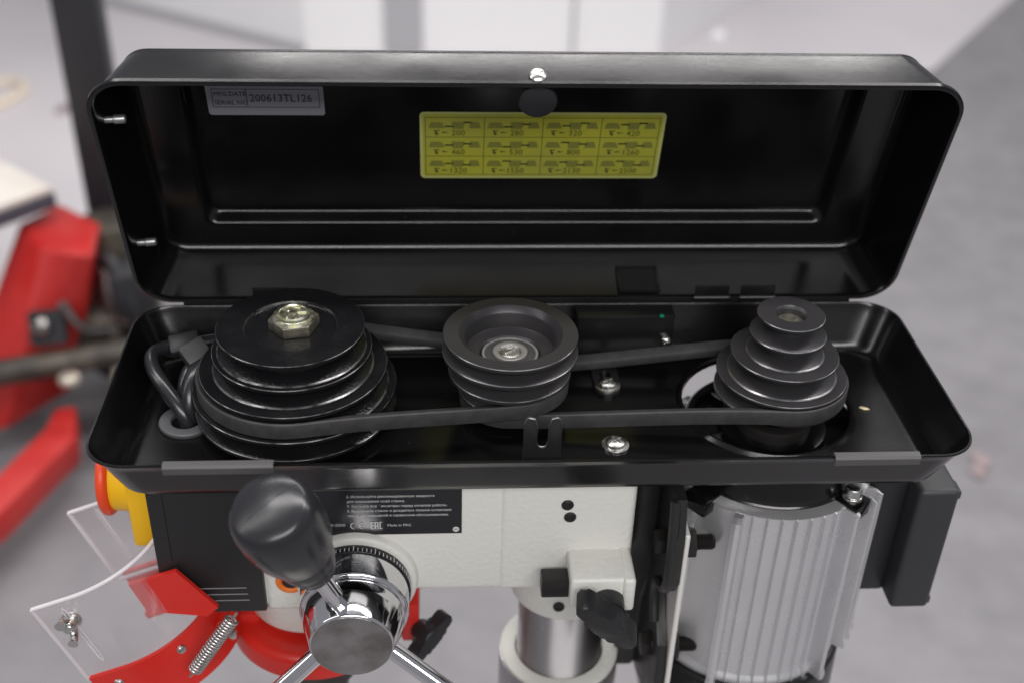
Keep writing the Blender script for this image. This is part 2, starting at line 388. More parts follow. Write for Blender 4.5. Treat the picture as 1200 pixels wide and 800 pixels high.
# belt fork (small notched upright plate)
def fork(bm):
    w = 0.0107; s = 0.0030; top = 0.0235
    pts = [(-w, -0.0285), (w, -0.0285), (w, top-0.010)]
    pts += [(w-0.0012+0.0012*cos(a)-0.0, top-0.010+0.0*sin(a)) for a in ()]
    pts += [(0.0079+0.0028*cos(a), top-0.006+0.006*sin(a)) for a in [pi*k/8 for k in range(0, 5)]]
    pts += [(0.0045, top-0.001), (s, top-0.006), (s, 0.0065)]+[(s*cos(a), 0.0045+s*sin(a)) for a in [-pi*k/8 for k in range(1, 8)]]+[(-s, 0.0065), (-s, top-0.006), (-0.0045, top-0.001)]
    pts += [(-0.0079+0.0028*cos(a), top-0.006+0.006*sin(a)) for a in [pi/2+pi*k/8 for k in range(0, 5)]]+[(-w, top-0.010)]
    a_prism(bm, pts, -0.0009, 0.0009, 0.0003)
    bm.normal_update()
    for f in bm.faces:
        if abs(f.normal.z) < 0.95: f.material_index = 1
FORKM = frame((0.0016, 0.0150, -0.0035), (0, -1, -0.05), (1, 0, 0))
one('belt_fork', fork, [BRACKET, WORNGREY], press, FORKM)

# black switch bracket at the back wall of the tray
def swbox(bm):
    a_box(bm, (0.034, 0.138, -0.024), (0.097, 0.1520, 0.0075), 0.0012)
    a_box(bm, (0.034, 0.1368, 0.0060), (0.0975, 0.1535, 0.0068), 0.0003)
swb = one('switch_bracket', swbox, BLACK2, press)
pan_screw(swb, 0, 0, 0, 0.0034, frame((0.0925, 0.1385, -0.0105), (0, -1, 0)), washer=False)
one('paint_mark', lambda bm: a_box(bm, (-0.0013, -0.0013, 0), (0.0013, 0.0013, 0.0016), 0.0005), GREENPAINT, swb, T(0.0885, 0.1385, 0.0062))
# a metal chip left on the tray floor
def chip(bm):
    a_prism(bm, [(-0.0032, -0.0008), (0.0004, -0.0018), (0.0036, 0.0002), (0.0014, 0.0016), (-0.0022, 0.0013)], 0, 0.0009, 0.0003)
o = one('metal_chip', chip, mat('brass_swarf', (0.62, 0.52, 0.36), 0.4, 0.6), None, T(0.2125, 0.0855, -0.0297) @ Matrix.Rotation(-0.5, 4, 'Z'))
tag(o, 'tiny pale metal chip lying on the black tray floor near the motor pulley', 'metal chip')

# cable grommet and cable
def grommet(bm):
    a_lathe(bm, soften([(0.0090, -0.004), (0.0090, 0.0022), (0.0098, 0.0030), (0.0158, 0.0030), (0.0166, 0.0022), (0.0160, -0.0004)], 0.0005), 40, cap0=False, cap1=False)
    a_lathe(bm, [(0, -0.0035), (0.0086, -0.0035)], 40, cap0=False, cap1=False)
grom = one('grommet', grommet, [GROMM], press, T(-0.2085, 0.079, -0.0300))
def cable(path, r=0.0046):
    return one('power_cable', lambda bm: a_tube(bm, spline(path, 8), r, 14), CABLE, press, smooth=60)
cable([(-0.2065, 0.077, -0.045), (-0.2095, 0.080, -0.026), (-0.2200, 0.090, -0.0145), (-0.2300, 0.104, -0.0080), (-0.2330, 0.118, -0.0060), (-0.2255, 0.128, -0.0070), (-0.212, 0.132, -0.0080), (-0.196, 0.137, -0.0085)])
cable([(-0.2085, 0.080, -0.045), (-0.2065, 0.083, -0.025), (-0.2065, 0.092, -0.0120), (-0.2030, 0.104, -0.0070), (-0.1940, 0.112, -0.0080), (-0.185, 0.120, -0.012)], 0.0050)
cable([(-0.2105, 0.084, -0.045), (-0.2120, 0.094, -0.022), (-0.2105, 0.106, -0.0120), (-0.2045, 0.118, -0.0100), (-0.1980, 0.127, -0.0120), (-0.180, 0.138, -0.012)], 0.0042)
CLIPM = frame((-0.2060, 0.1120, -0.0010), (0.15, -0.55, 0.8), (1, 0.75, 0.3))
one('cable_clip', lambda bm: (a_box(bm, (-0.0075, -0.0065, -0.006), (0.0085, 0.0065, 0.0045), 0.001)), PLASTIC2, press, CLIPM)
one('cable_clip', lambda bm: (a_box(bm, (-0.013, -0.007, -0.005), (0.006, 0.007, 0.003), 0.002)), PLASTIC, press, frame((-0.2110, 0.126, -0.0020), (0.0, -0.4, 0.9), (1, 0.3, 0.0)))

# --- pulleys
WORN = []
def groove_profile(flanges, rin, ztop_cut, th=0.0026):
    """flanges: (z_top, r) from top down; rin: groove radius between each pair"""
    prof = []; WORN.clear()
    for i, (z, r) in enumerate(flanges):
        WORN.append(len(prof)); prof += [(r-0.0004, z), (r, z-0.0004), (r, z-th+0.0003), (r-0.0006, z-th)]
        if i < len(flanges)-1:
            zn, rn = flanges[i+1]; g = rin[i]
            prof += [(g, z-th-0.0038), (g, zn+0.0034)]
            if rn > r+0.0035:
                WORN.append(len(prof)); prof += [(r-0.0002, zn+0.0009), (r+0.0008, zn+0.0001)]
            else: prof += [(rn-0.0016, zn+0.0005)]
    return prof
def spindle(bm):
    fl = [(0.0315, 0.0437), (0.0175, 0.0474), (0.0050, 0.0560), (-0.0090, 0.0612), (-0.0220, 0.0608)]
    g = groove_profile(fl, [0.0335, 0.0370, 0.0450, 0.0500], 0)
    top = [(0, 0.0296), (0.0262, 0.0296), (0.0270, 0.0302), (0.0276, 0.0315)]
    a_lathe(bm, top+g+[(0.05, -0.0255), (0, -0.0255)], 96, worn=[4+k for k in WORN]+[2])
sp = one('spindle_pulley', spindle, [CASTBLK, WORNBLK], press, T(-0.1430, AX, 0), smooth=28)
def nut(bm):
    a_prism(bm, hexpts(0.0150, 0.2), 0.0, 0.0088, 0.0008)
def nut_top(bm):
    a_lathe(bm, [(0.0128, 0.0100), (0.0122, 0.0116), (0.0104, 0.0122), (0.0100, 0.0140), (0.0084, 0.0146), (0.0080, 0.0138), (0.0040, 0.0136), (0.0030, 0.0142), (0, 0.0142)], 40)
    for k in range(5):
        a = k*1.3; a_box(bm, (-0.0028, -0.0006, 0.0130), (0.0028, 0.0006, 0.0150), 0.0003, 1, T(0.0052*cos(a), 0.0052*sin(a), 0) @ Matrix.Rotation(a*2.1, 4, 'Z'))
one('hex_nut', nut, NUTBRONZE, sp, T(-0.1410, AX+0.0010, 0.0296) @ Matrix.Diagonal((1, 1, 0.82, 1)))
one('spindle_end', nut_top, YZINC, sp, T(-0.1410, AX+0.0010, 0.0282) @ Matrix.Diagonal((1, 1, 0.82, 1)))

def idler(bm):
    fl = [(0.0255, 0.0407), (0.0145, 0.0411), (0.0010, 0.0375), (-0.0125, 0.0315), (-0.0245, 0.0262)]
    g = groove_profile(fl, [0.0305, 0.0305, 0.0265, 0.0210], 0)
    top = [(0.0, 0.008), (0.0180, 0.008), (0.0185, 0.0100), (0.0195, 0.0108), (0.0255, 0.0118), (0.0268, 0.0126), (0.0275, 0.0215), (0.0282, 0.0228), (0.0315, 0.0255)]
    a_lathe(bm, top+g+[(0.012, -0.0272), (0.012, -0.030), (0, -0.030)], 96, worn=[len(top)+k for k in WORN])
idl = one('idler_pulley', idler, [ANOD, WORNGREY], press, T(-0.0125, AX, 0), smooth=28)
IDM = T(-0.0125, AX, 0)
def ring(bm, r0, r1, z0, z1, seg=56): a_lathe(bm, soften([(r0, z0), (r1, z0), (r1, z1), (r0, z1), (r0, z0)], 0.0005), seg, cap0=False, cap1=False)
one('bearing', lambda bm: ring(bm, 0.0155, 0.0172, 0.008, 0.0112), BEARING, idl, IDM)
one('bearing_seal', lambda bm: ring(bm, 0.0095, 0.0158, 0.008, 0.0104), RUBBER, idl, IDM)
one('bearing_sleeve', lambda bm: ring(bm, 0.0070, 0.0106, 0.008, 0.0125), BEARING, idl, IDM)
one('bolt', lambda bm: (a_lathe(bm, [(0.0068, 0.008), (0.0068, 0.0106), (0.0052, 0.0116), (0, 0.0118)], 32), a_box(bm, (-0.004, -0.0007, 0.011), (0.004, 0.0007, 0.0126), 0.0003, 1, Matrix.Rotation(0.6, 4, 'Z'))), ZINC, idl, IDM)
# pivot plate of the idler below
one('idler_pivot', lambda bm: (a_lathe(bm, soften([(0, -0.0296), (0.016, -0.0296), (0.016, -0.0270), (0.010, -0.0265), (0, -0.0265)], 0.0006), 40)), BLACK2, press, IDM)

def motorp(bm):
    fl = [(0.0375, 0.0204), (0.0245, 0.0232), (0.0105, 0.0330), (-0.0035, 0.0402), (-0.0160, 0.0402)]
    g = groove_profile(fl, [0.0118, 0.0128, 0.0215, 0.0295], 0, 0.0020)
    # each step carries a sloped shoulder below the groove above
    top = [(0, 0.026), (0.0086, 0.026), (0.0088, 0.0352), (0.0098, 0.0375)]
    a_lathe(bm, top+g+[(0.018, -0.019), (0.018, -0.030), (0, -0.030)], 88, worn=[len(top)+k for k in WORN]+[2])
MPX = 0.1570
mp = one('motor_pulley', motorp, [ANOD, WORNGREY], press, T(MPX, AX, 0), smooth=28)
one('motor_shaft', lambda bm: a_lathe(bm, soften([(0, 0.025), (0.0084, 0.025), (0.0084, 0.0325), (0, 0.0325)], 0.0008), 36), NUTBRONZE, mp, T(MPX, AX, 0))

# --- belts
def belt(name, c0, r0, z0, c1, r1, z1, label):
    dx, dy = c1[0]-c0[0], c1[1]-c0[1]; D = hypot(dx, dy); base = atan2(dy, dx); al = math.acos((r0-r1)/D)
    pts = []
    n = 40
    for k in range(n+1):
        a = base+al+(2*pi-2*al)*k/n; pts.append((c0[0]+r0*cos(a), c0[1]+r0*sin(a), z0, cos(a), sin(a)))
    a = base-al
    m_ = 14
    for k in range(1, m_):
        t = k/m_; sag = 0.0012*sin(pi*t)
        pts.append((c0[0]+r0*cos(a)+(c1[0]-c0[0]+(r1-r0)*cos(a))*t-sag*cos(a), c0[1]+r0*sin(a)+(c1[1]-c0[1]+(r1-r0)*sin(a))*t-sag*sin(a), z0+(z1-z0)*(3*t*t-2*t**3), cos(a), sin(a)))
    for k in range(n+1):
        aa = base-al+2*al*k/n; pts.append((c1[0]+r1*cos(aa), c1[1]+r1*sin(aa), z1, cos(aa), sin(aa)))
    a = base+al
    for k in range(1, m_):
        t = k/m_; sag = 0.0012*sin(pi*t)
        pts.append((c1[0]+r1*cos(a)+(c0[0]-c1[0]+(r0-r1)*cos(a))*t-sag*cos(a), c1[1]+r1*sin(a)+(c0[1]-c1[1]+(r0-r1)*sin(a))*t-sag*sin(a), z1+(z0-z1)*(3*t*t-2*t**3), cos(a), sin(a)))
    sec = [(0.0, -0.0048), (0.0004, -0.0044), (0.0004, 0.0044), (0.0, 0.0050), (-0.0005, 0.0052), (-0.0062, 0.0030), (-0.0066, 0.0024), (-0.0066, -0.0024), (-0.0062, -0.0030), (-0.0005, -0.0050)]
    def f(bm):
        R = [[bm.verts.new((x+nx*s, y+ny*s, z+h)) for s, h in sec] for x, y, z, nx, ny in pts]
        for i in range(len(R)): bridge(bm, R[i], R[(i+1) % len(R)])
    o = one(name, f, RUBBER, press, smooth=40); o['label'] = label; return o
belt('drive_belt', (-0.1430, AX), 0.0580, -0.0035, (-0.0125, AX), 0.0362, -0.0080, 'black rubber belt between spindle pulley and idler')
belt('drive_belt', (-0.0125, AX), 0.0300, -0.0190, (MPX, AX), 0.0412, -0.0108, 'black rubber belt between idler and motor pulley')

# --- lid (opened, leaning a little towards the front)
LA = radians(-15.83); LU = Vector((0, sin(LA), cos(LA))); LN = Vector((0, cos(LA), -sin(LA)))
LIDM = Matrix.Identity(4)
for i in range(3): LIDM[i][0], LIDM[i][1], LIDM[i][2] = (1, 0, 0)[i], LU[i], -LN[i]
LIDM[1][3], LIDM[2][3] = W+0.0060, -0.0010
LH = 0.1753
def lid(bm):
    def lp(ix, ib, it, z, r): return a_loop(bm, rrect(-0.25+ix, 0.25-ix, ib, LH-it, r, 10), z)
    inner = [(0.0012, 0.0012, 0.0012, 0.0003, 0.020), (0.0022, 0.0020, 0.0020, -0.0014, 0.0195), (0.0026, 0.0020, 0.0024, -0.0040, 0.0194), (0.0100, 0.0034, 0.0094, -0.0395, 0.018)]
    for k in range(8):                        # rolled corner between the side walls and the top sheet
        a = pi/2*k/7; inner.append((0.0105+0.0064*(1-cos(a)), 0.0036+0.0062*(1-cos(a)), 0.0100+0.0064*(1-cos(a)), -0.0418-0.0062*sin(a), 0.0178-0.005*k/7))
    inner.append((0.0380, 0.0225, 0.0215, -0.0481, 0.008))
    for k in range(12):                       # pressed step up to the raised panel
        t = k/11; inner.append((0.0395+0.0058*t, 0.0246+0.0054*t, 0.0230+0.0058*t, -0.0482-0.0086*(3*t*t-2*t**3), 0.007))
    inner.append((0.0500, 0.0345, 0.0335, -0.0569, 0.007))
    outer = [(ix-0.0013, ib-0.0013, it-0.0013, z-0.0013, r+0.001) for ix, ib, it, z, r in inner[3:]]
    L = [lp(*a) for a in reversed(inner)]
    L += [lp(0.0, 0.0, 0.0, 0.0004, 0.021), lp(-0.0014, -0.0010, -0.0014, -0.0004, 0.0225), lp(-0.0014, -0.0010, -0.0014, -0.0030, 0.0225), lp(0.0006, 0.0006, 0.0006, -0.0042, 0.0205), lp(0.0009, 0.0007, 0.0009, -0.0060, 0.0204)]
    L += [lp(*a) for a in outer]
    for a, b in zip(L, L[1:]): bridge(bm, a, b)
    bm.faces.new(L[0]); bm.faces.new(list(reversed(L[-1])))
lid_o = one('belt_cover', lid, BLACK, press, LIDM, smooth=35)
tag(lid_o, 'open black steel lid of the belt housing')
def lidm(x, u, z): return LIDM @ T(x, u, z)

# lid fittings
for u in (0.1410, 0.0430):
    one('stop_pin', lambda bm: (a_lathe(bm, soften([(0, 0), (0.0022, 0), (0.0020, 0.0050), (0.0027, 0.0053), (0.0027, 0.0110), (0.0022, 0.0120), (0, 0.0122)], 0.0004), 20)), PINSTEEL, lid_o, LIDM @ frame((-0.2465, u, -0.0115), (1, 0, -0.10)))
def catch(bm):
    a_lathe(bm, soften([(0, 0), (0.0108, 0), (0.0114, 0.0010), (0.0108, 0.0028), (0, 0.0034)], 0.0006), 40)
    a_box(bm, (-0.004, 0.006, -0.004), (0.004, 0.014, 0.001), 0.0006)
one('latch_disc', catch, PLASTIC, lid_o, lidm(0.0018, LH-0.0140, -0.0060))
pan_screw(lid_o, 0, 0, 0, 0.0052, LIDM @ frame((0.0010, LH-0.0008, -0.0080), (0, 1, 0.2)), washer=False)
# turned frame in the lid's hinge side; black plate paints the hole's shade
def slotf(bm):
    a_box(bm, (-0.0140, -0.0009, -0.0020), (0.0140, 0.0012, 0.0000), 0.0004)
    a_box(bm, (-0.0140, -0.0009, 0.0205), (0.0140, 0.0016, 0.0225), 0.0004)
    a_box(bm, (-0.0140, -0.0009, 0.0), (-0.0122, 0.0012, 0.0205), 0.0004)
    a_box(bm, (0.0122, -0.0009, 0.0), (0.0140, 0.0012, 0.0205), 0.0004)
one('opening_frame', slotf, BLACK2, lid_o, LIDM @ T(0.0795, 0.0046, -0.0252))
one('hole_shade_plate', lambda bm: a_box(bm, (-0.0122, 0, 0), (0.0122, 0.0006, 0.0205)), mat('hole_shade_black', (0.002, 0.002, 0.002), 0.9), lid_o, LIDM @ T(0.0795, 0.0040, -0.0252))
# hinge knuckles
for hx in (0.127, 0.158, -0.165):
    def hinge(bm):
        a_tube(bm, [(-0.012, 0, 0), (0.012, 0, 0)], 0.0021, 14)
        a_box(bm, (-0.012, -0.0008, -0.010), (0.012, 0.0004, -0.001), 0.0003)
        a_box(bm, (-0.0115, -0.0006, 0.001), (0.0115, 0.0008, 0.0090), 0.0003)
    one('hinge', hinge, BLACK2, press, T(hx, W+0.0012, 0.0032))

one('hinge_leaf', lambda bm: a_box(bm, (-0.222, W+0.0010, -0.016), (0.222, W+0.0024, 0.0035), 0.0004), BLACK2, press)
# --- labels in the lid
def serial(bm):
    flat(bm, rrect(-0.0357, 0.0357, -0.0125, 0.0125, 0.002, 4), 0.0, 0)
    x0, x1, y0, y1, w = -0.0325, 0.0330, -0.0065, 0.0075, 0.0004
    for a in ((x0, x1, y0, y0+w), (x0, x1, y1-w, y1), (x0, x0+w, y0, y1), (x1-w, x1, y0, y1), (-0.0115, -0.0115+w, y0, y1)): bar(bm, *a, 0.0002, 1)
    text_mesh(bm, 'MFG.DATE', 0.0046, -0.0314, 0.0036, 0.0003, sx=0.92, matidx=1)
    text_mesh(bm, 'SERIAL NO', 0.0046, -0.0314, -0.0030, 0.0003, sx=0.92, matidx=1)
    text_mesh(bm, '200613TL126', 0.0080, -0.0098, 0.0004, 0.0003, sx=0.86, matidx=1)
o = one('serial_label', serial, [SILVERLBL, INKDARK], press, lidm(-0.1610, 0.1222, -0.0564), smooth=0)
tag(o, 'silver serial number label inside the lid')

def chart(bm):
    w, h = 0.0784, 0.0272
    flat(bm, rrect(-w, w, -h, h, 0.003, 5), 0.0, 1)
    flat(bm, rrect(-w+0.0018, w-0.0018, -h+0.0018, h-0.0018, 0.002, 4), 0.0001, 0)
    x0, x1, y0, y1, t = -w+0.0035, w-0.0035, -h+0.0032, h-0.0042, 0.00045
    for k in range(5):
        x = x0+(x1-x0)*k/4; bar(bm, x-t/2, x+t/2, y0, y1, 0.0002, 2)
    for k in range(4):
        y = y0+(y1-y0)*k/3; bar(bm, x0, x1, y-t/2, y+t/2, 0.00025, 2)
    nums = ['200', '280', '320', '420', '460', '530', '800', '1260', '1320', '1550', '2130', '2500']
    marks = [((0, 0.25), (0, 0.85)), ((0, 0.2), (0, 0.6)), ((0, .4), (0, .8)), ((0, .6), (0, .8)), ((0, .35), (0, .55)), ((0, .1), (0, .35)), ((0, .8), (0, .55)), ((0, .6), (0, .3)), ((0, .4), (0, .2)), ((0, .8), (0, .35)), ((0, .65), (0, .2)), ((0, .8), (0, .2))]
    cw, ch = (x1-x0)/4, (y1-y0)/3
    for i in range(12):
        cx, cy = x0+cw*(i % 4), y1-ch*(i//4+1)
        X = lambda f: cx+cw*f
        Y = lambda f: cy+ch*f
        # stepped cone pulleys in outline: spindle, idler, motor
        flat(bm, [(X(.05), Y(.45)), (X(.34), Y(.45)), (X(.30), Y(.62)), (X(.27), Y(.76)), (X(.10), Y(.76)), (X(.07), Y(.62))], 0.0002, 3)
        flat(bm, [(X(.46), Y(.40)), (X(.64), Y(.40)), (X(.66), Y(.62)), (X(.67), Y(.78)), (X(.44), Y(.78)), (X(.45), Y(.62))], 0.0002, 3)
        flat(bm, [(X(.74), Y(.45)), (X(.95), Y(.45)), (X(.92), Y(.66)), (X(.90), Y(.78)), (X(.77), Y(.78)), (X(.75), Y(.62))], 0.0002, 3)
        for q in range(3):
            for xa, xb in ((.08, .31), (.46, .65), (.76, .92)): bar(bm, X(xa), X(xb), Y(.50+.09*q), Y(.515+.09*q), 0.0003, 2)
        (a, b), (c, d) = marks[i]
        ya = Y(.44+.34*b); yb = Y(.44+.34*d); th = 0.0011
        bar(bm, X(.33), X(.475), ya, ya+th, 0.0004, 4); bar(bm, X(.645), X(.785), yb, yb+th, 0.0004, 4)
        # small gear-and-arrow sign and the speed
        flat(bm, [(X(.165), Y(.34)), (X(.22), Y(.20)), (X(.205), Y(.10)), (X(.18), Y(.10)), (X(.155), Y(.20))], 0.0003, 2)
        bar(bm, X(.14), X(.24), Y(.31), Y(.36), 0.0003, 2)
        bar(bm, X(.30), X(.38), Y(.225), Y(.265), 0.0003, 2); flat(bm, [(X(.27), Y(.245)), (X(.32), Y(.19)), (X(.32), Y(.30))], 0.0003, 2)
        text_mesh(bm, nums[i], 0.0062, X(.56), Y(.22), 0.0005, 'CENTER', 0.95, 2)
o = one('speed_chart', chart, [CHART, CHARTEDGE, CHARTINK, CHARTPALE, CHARTBLK], press, lidm(0.0118, 0.0855, -0.0564), smooth=0)
tag(o, 'yellow twelve-cell spindle speed chart inside the lid')

# --- head casting
FY = 0.037
def head(bm):
    # main body: rounded bar under the tray, narrower nose at the left, column clamp at the right
    a_box(bm, (-0.226, FY+0.0005, -0.146), (-0.150, 0.146, -0.0335), 0.006, 3)
    a_box(bm, (-0.170, FY, -0.133), (0.0640, 0.146, -0.0335), 0.005, 3)
    a_box(bm, (-0.020, FY-0.0013, -0.1325), (0.0635, 0.146, -0.0336), 0.0045, 3)
    a_lathe(bm, soften([(0.0, 0.0), (0.0375, 0.0), (0.0375, -0.146), (0.0, -0.146)], 0.003), 64, T(0.0295, AX, -0.034))      # column socket
    a_lathe(bm, soften([(0, 0), (0.044, 0), (0.044, -0.14), (0, -0.14)], 0.003), 56, T(-0.143, AX, -0.04))                     # quill barrel
    a_lathe(bm, soften([(0.0, 0.0), (0.0390, 0.0), (0.0372, 0.0085), (0.0355, 0.0095), (0, 0.0095)], 0.002), 56, frame((-0.1075, FY+0.004, -0.1200), (0, -1, 0)))  # feed shaft boss
    a_box(bm, (-0.166, FY-0.0012, -0.1480), (-0.080, 0.06, -0.1000), 0.006, 3)
head_o = one('head_casting', head, CAST, press, smooth=40)
tag(head_o, 'off-white painted cast iron head')
def lockblock(bm):
    a_box(bm, (0.0228, 0.0085, -0.1225), (0.0600, 0.045, -0.0985), 0.0025, 3)
    a_box(bm, (0.0545, 0.0065, -0.1235), (0.0622, 0.045, -0.0975), 0.0025, 3)
one('clamp_block', lockblock, CAST, head_o, smooth=40)
def sqbolt(bm): a_box(bm, (-0.0065, -0.0065, -0.014), (0.0065, 0.0065, 0.012), 0.0012, 2)
one('square_bolt', sqbolt, DARKSTEEL, press, frame((0.0180, 0.0230, -0.1140), (-1, 0, 0), (0, 1, 0)))
def setscrew(bm):
    a_lathe(bm, soften([(0, 0.0003), (0.0018, 0.0003), (0.0021, 0.0011), (0.0033, 0.0011), (0.0038, 0.0004), (0.0038, -0.001)], 0.0002), 24, cap0=False, cap1=False)
for x, z in ((0.0212, -0.0622), (0.0232, -0.0718)):
    one('set_screw', setscrew, DARKSTEEL, head_o, frame((x, FY-0.0015, z), (0, -1, 0)))
one('set_screw', setscrew, DARKSTEEL, head_o, frame((0.0225, 0.0535, -0.1660), (0, -1, 0.0)))
# orange plug
def plug(bm):
    a_lathe(bm, soften([(0.0048, -0.001), (0.0052, 0.001), (0.0072, 0.0022), (0.0090, 0.0012), (0.0092, 0)], 0.0004), 32, cap0=False, cap1=False)
plug_o = one('orange_plug', plug, ORANGE, press, frame((-0.1485, FY-0.0014, -0.1205), (0, -1, 0)))
one('plug_centre', lambda bm: a_lathe(bm, soften([(0, 0.0004), (0.0050, 0.0004), (0.0050, 0.0012), (0.0030, 0.0026), (0, 0.0026)], 0.0004), 28), DARKSTEEL, plug_o, frame((-0.1485, FY-0.0014, -0.1205), (0, -1, 0)))

# black control panel on the nose
def panel(bm):
    a_box(bm, (-0.2275, FY-0.0032, -0.1445), (-0.1645, FY+0.004, -0.0345), 0.0015, 2)
pan_o = one('control_panel', panel, PANEL, press)
def pline(bm):
    for k, (x0, x1) in enumerate(((-0.2110, -0.1755), (-0.2070, -0.1750), (-0.2030, -0.1745))):
        z = -0.1235-0.0052*k; a_box(bm, (x0, -0.0001, z-0.0002), (x1, 0.0002, z+0.0002))
one('printed_line', pline, INKGREY, pan_o, T(0, FY-0.0034, 0), smooth=0)
one('panel_seam', lambda bm: a_box(bm, (-0.2181, -0.0001, -0.100), (-0.2178, 0.0002, -0.040)), mat('dark_seam_plastic', (0.004, 0.004, 0.004), 0.6), pan_o, T(0, FY-0.0034, 0), smooth=0)  # thin dark line along the bend of the panel

# black information label, white print
def info(bm):
    bar(bm, -0.056, 0.056, -0.0240, 0.0240, 0.0, 0)
    left = ['Напряжение', 'Ø, мм 16', 'ть, Вт 450', 'тание, В/Гц ~230/50', 'вращения, об/мин 200-2500']
    for k, s in enumerate(left): text_mesh(bm, s, 0.0030, -0.0545+0.0016*k*0, 0.0010-0.0042*k, 0.0003, sx=1.05, matidx=1)
    right = ['6. Используйте рекомендованную жидкость', 'для смазывания осей станка.', '7. Затяните все фиксаторы перед началом работы.', '8. Выключите станок и дождитесь полной остановки', 'перед регулировкой и сервисным обслуживанием.']
    for k, s in enumerate(right): text_mesh(bm, s, 0.0026, -0.0125, 0.0062-0.0037*k, 0.0003, sx=0.93, matidx=1)
    # CE mark
    def arc(cx, cy, r, w, a0, a1, n=14):
        for k in range(n):
            a, b = a0+(a1-a0)*k/n, a0+(a1-a0)*(k+1)/n
            flat(bm, [(cx+r*cos(a), cy+r*sin(a)), (cx+(r+w)*cos(a), cy+(r+w)*sin(a)), (cx+(r+w)*cos(b), cy+(r+w)*sin(b)), (cx+r*cos(b), cy+r*sin(b))], 0.0003, 1)
    arc(-0.0085, -0.0165, 0.0021, 0.0006, pi*0.55, pi*1.45); arc(-0.0032, -0.0165, 0.0021, 0.0006, pi*0.55, pi*1.45); bar(bm, -0.0056, -0.0034, -0.0168, -0.0162, 0.00032, 1)
    # EAC mark
    x, y, t = 0.0012, -0.0192, 0.0006
    bar(bm, x, x+t, y, y+0.0056, 0.0003, 1)
    for q in (0, 0.0025, 0.005): bar(bm, x, x+0.0017, y+q, y+q+t, 0.00031, 1)
    bar(bm, x+0.0023, x+0.0023+t, y, y+0.0056, 0.0003, 1); bar(bm, x+0.0039, x+0.0039+t, y, y+0.0056, 0.0003, 1); bar(bm, x+0.0023, x+0.0045, y+0.005, y+0.0056, 0.00031, 1); bar(bm, x+0.0023, x+0.0045, y+0.002, y+0.0026, 0.00031, 1)
    bar(bm, x+0.0052, x+0.0052+t, y, y+0.0056, 0.0003, 1); bar(bm, x+0.0052, x+0.0068, y, y+t, 0.00031, 1); bar(bm, x+0.0052, x+0.0068, y+0.005, y+0.0056, 0.00031, 1)
    text_mesh(bm, 'Made in PRC', 0.0026, 0.0110, -0.0165, 0.0003, sx=1.05, matidx=1)
    flat(bm, circ(0.0525, -0.0205, 0.0020, 20), 0.0003, 1); text_mesh(bm, 'W5', 0.0020, 0.0525, -0.0205, 0.0005, 'CENTER', matidx=0)
o = one('information_label', info, [LABELBLK, INKWHITE], press, frame((-0.0985, FY-0.0006, -0.0600), (0, -1, 0), (1, 0, 0)), smooth=0)
tag(o, 'black information label with white Russian print')

# --- feed handle
HX, HZ, HY = -0.1078, -0.1215, 0.0215
HUBM = frame((HX, HY, HZ), (0, -1, 0), (1, 0, 0)) @ Matrix.Diagonal((1.055, 1.055, 0.93, 1))      # local z points to the viewer
hub = one('feed_hub', lambda bm: a_lathe(bm, soften([(0.0, -0.012), (0.0300, -0.012), (0.0312, -0.006), (0.0312, 0.0135), (0.0300, 0.0150), (0.0285, 0.0152), (0.0285, 0.0172), (0.0290, 0.0180), (0.0283, 0.0250), (0.0236, 0.0420), (0.0228, 0.0426), (0, 0.0426)], 0.0007), 72), CHROME, press, HUBM, smooth=30)
one('hub_cap', lambda bm: a_lathe(bm, soften([(0, 0.0420), (0.0226, 0.0420), (0.0226, 0.0432), (0, 0.0432)], 0.0003), 56), CAPSTEEL, hub, HUBM)
one('depth_dial', lambda bm: a_lathe(bm, soften([(0.030, -0.0130), (0.0318, -0.0130), (0.0322, -0.0120), (0.0322, -0.0045), (0.0312, -0.0040), (0.030, -0.0040)], 0.0003), 72, cap0=False, cap1=False), LABELBLK, hub, HUBM)
def ticks(bm):
    for k in range(80):
        a = 2*pi*k/80; l = 0.0042 if k % 5 == 0 else 0.0026
        a_box(bm, (0.03215, -0.00022, -0.0052-l), (0.03240, 0.00022, -0.0052), 0, 1, Matrix.Rotation(a, 4, 'Z'))
one('dial_scale', ticks, INKWHITE, hub, HUBM, smooth=0)
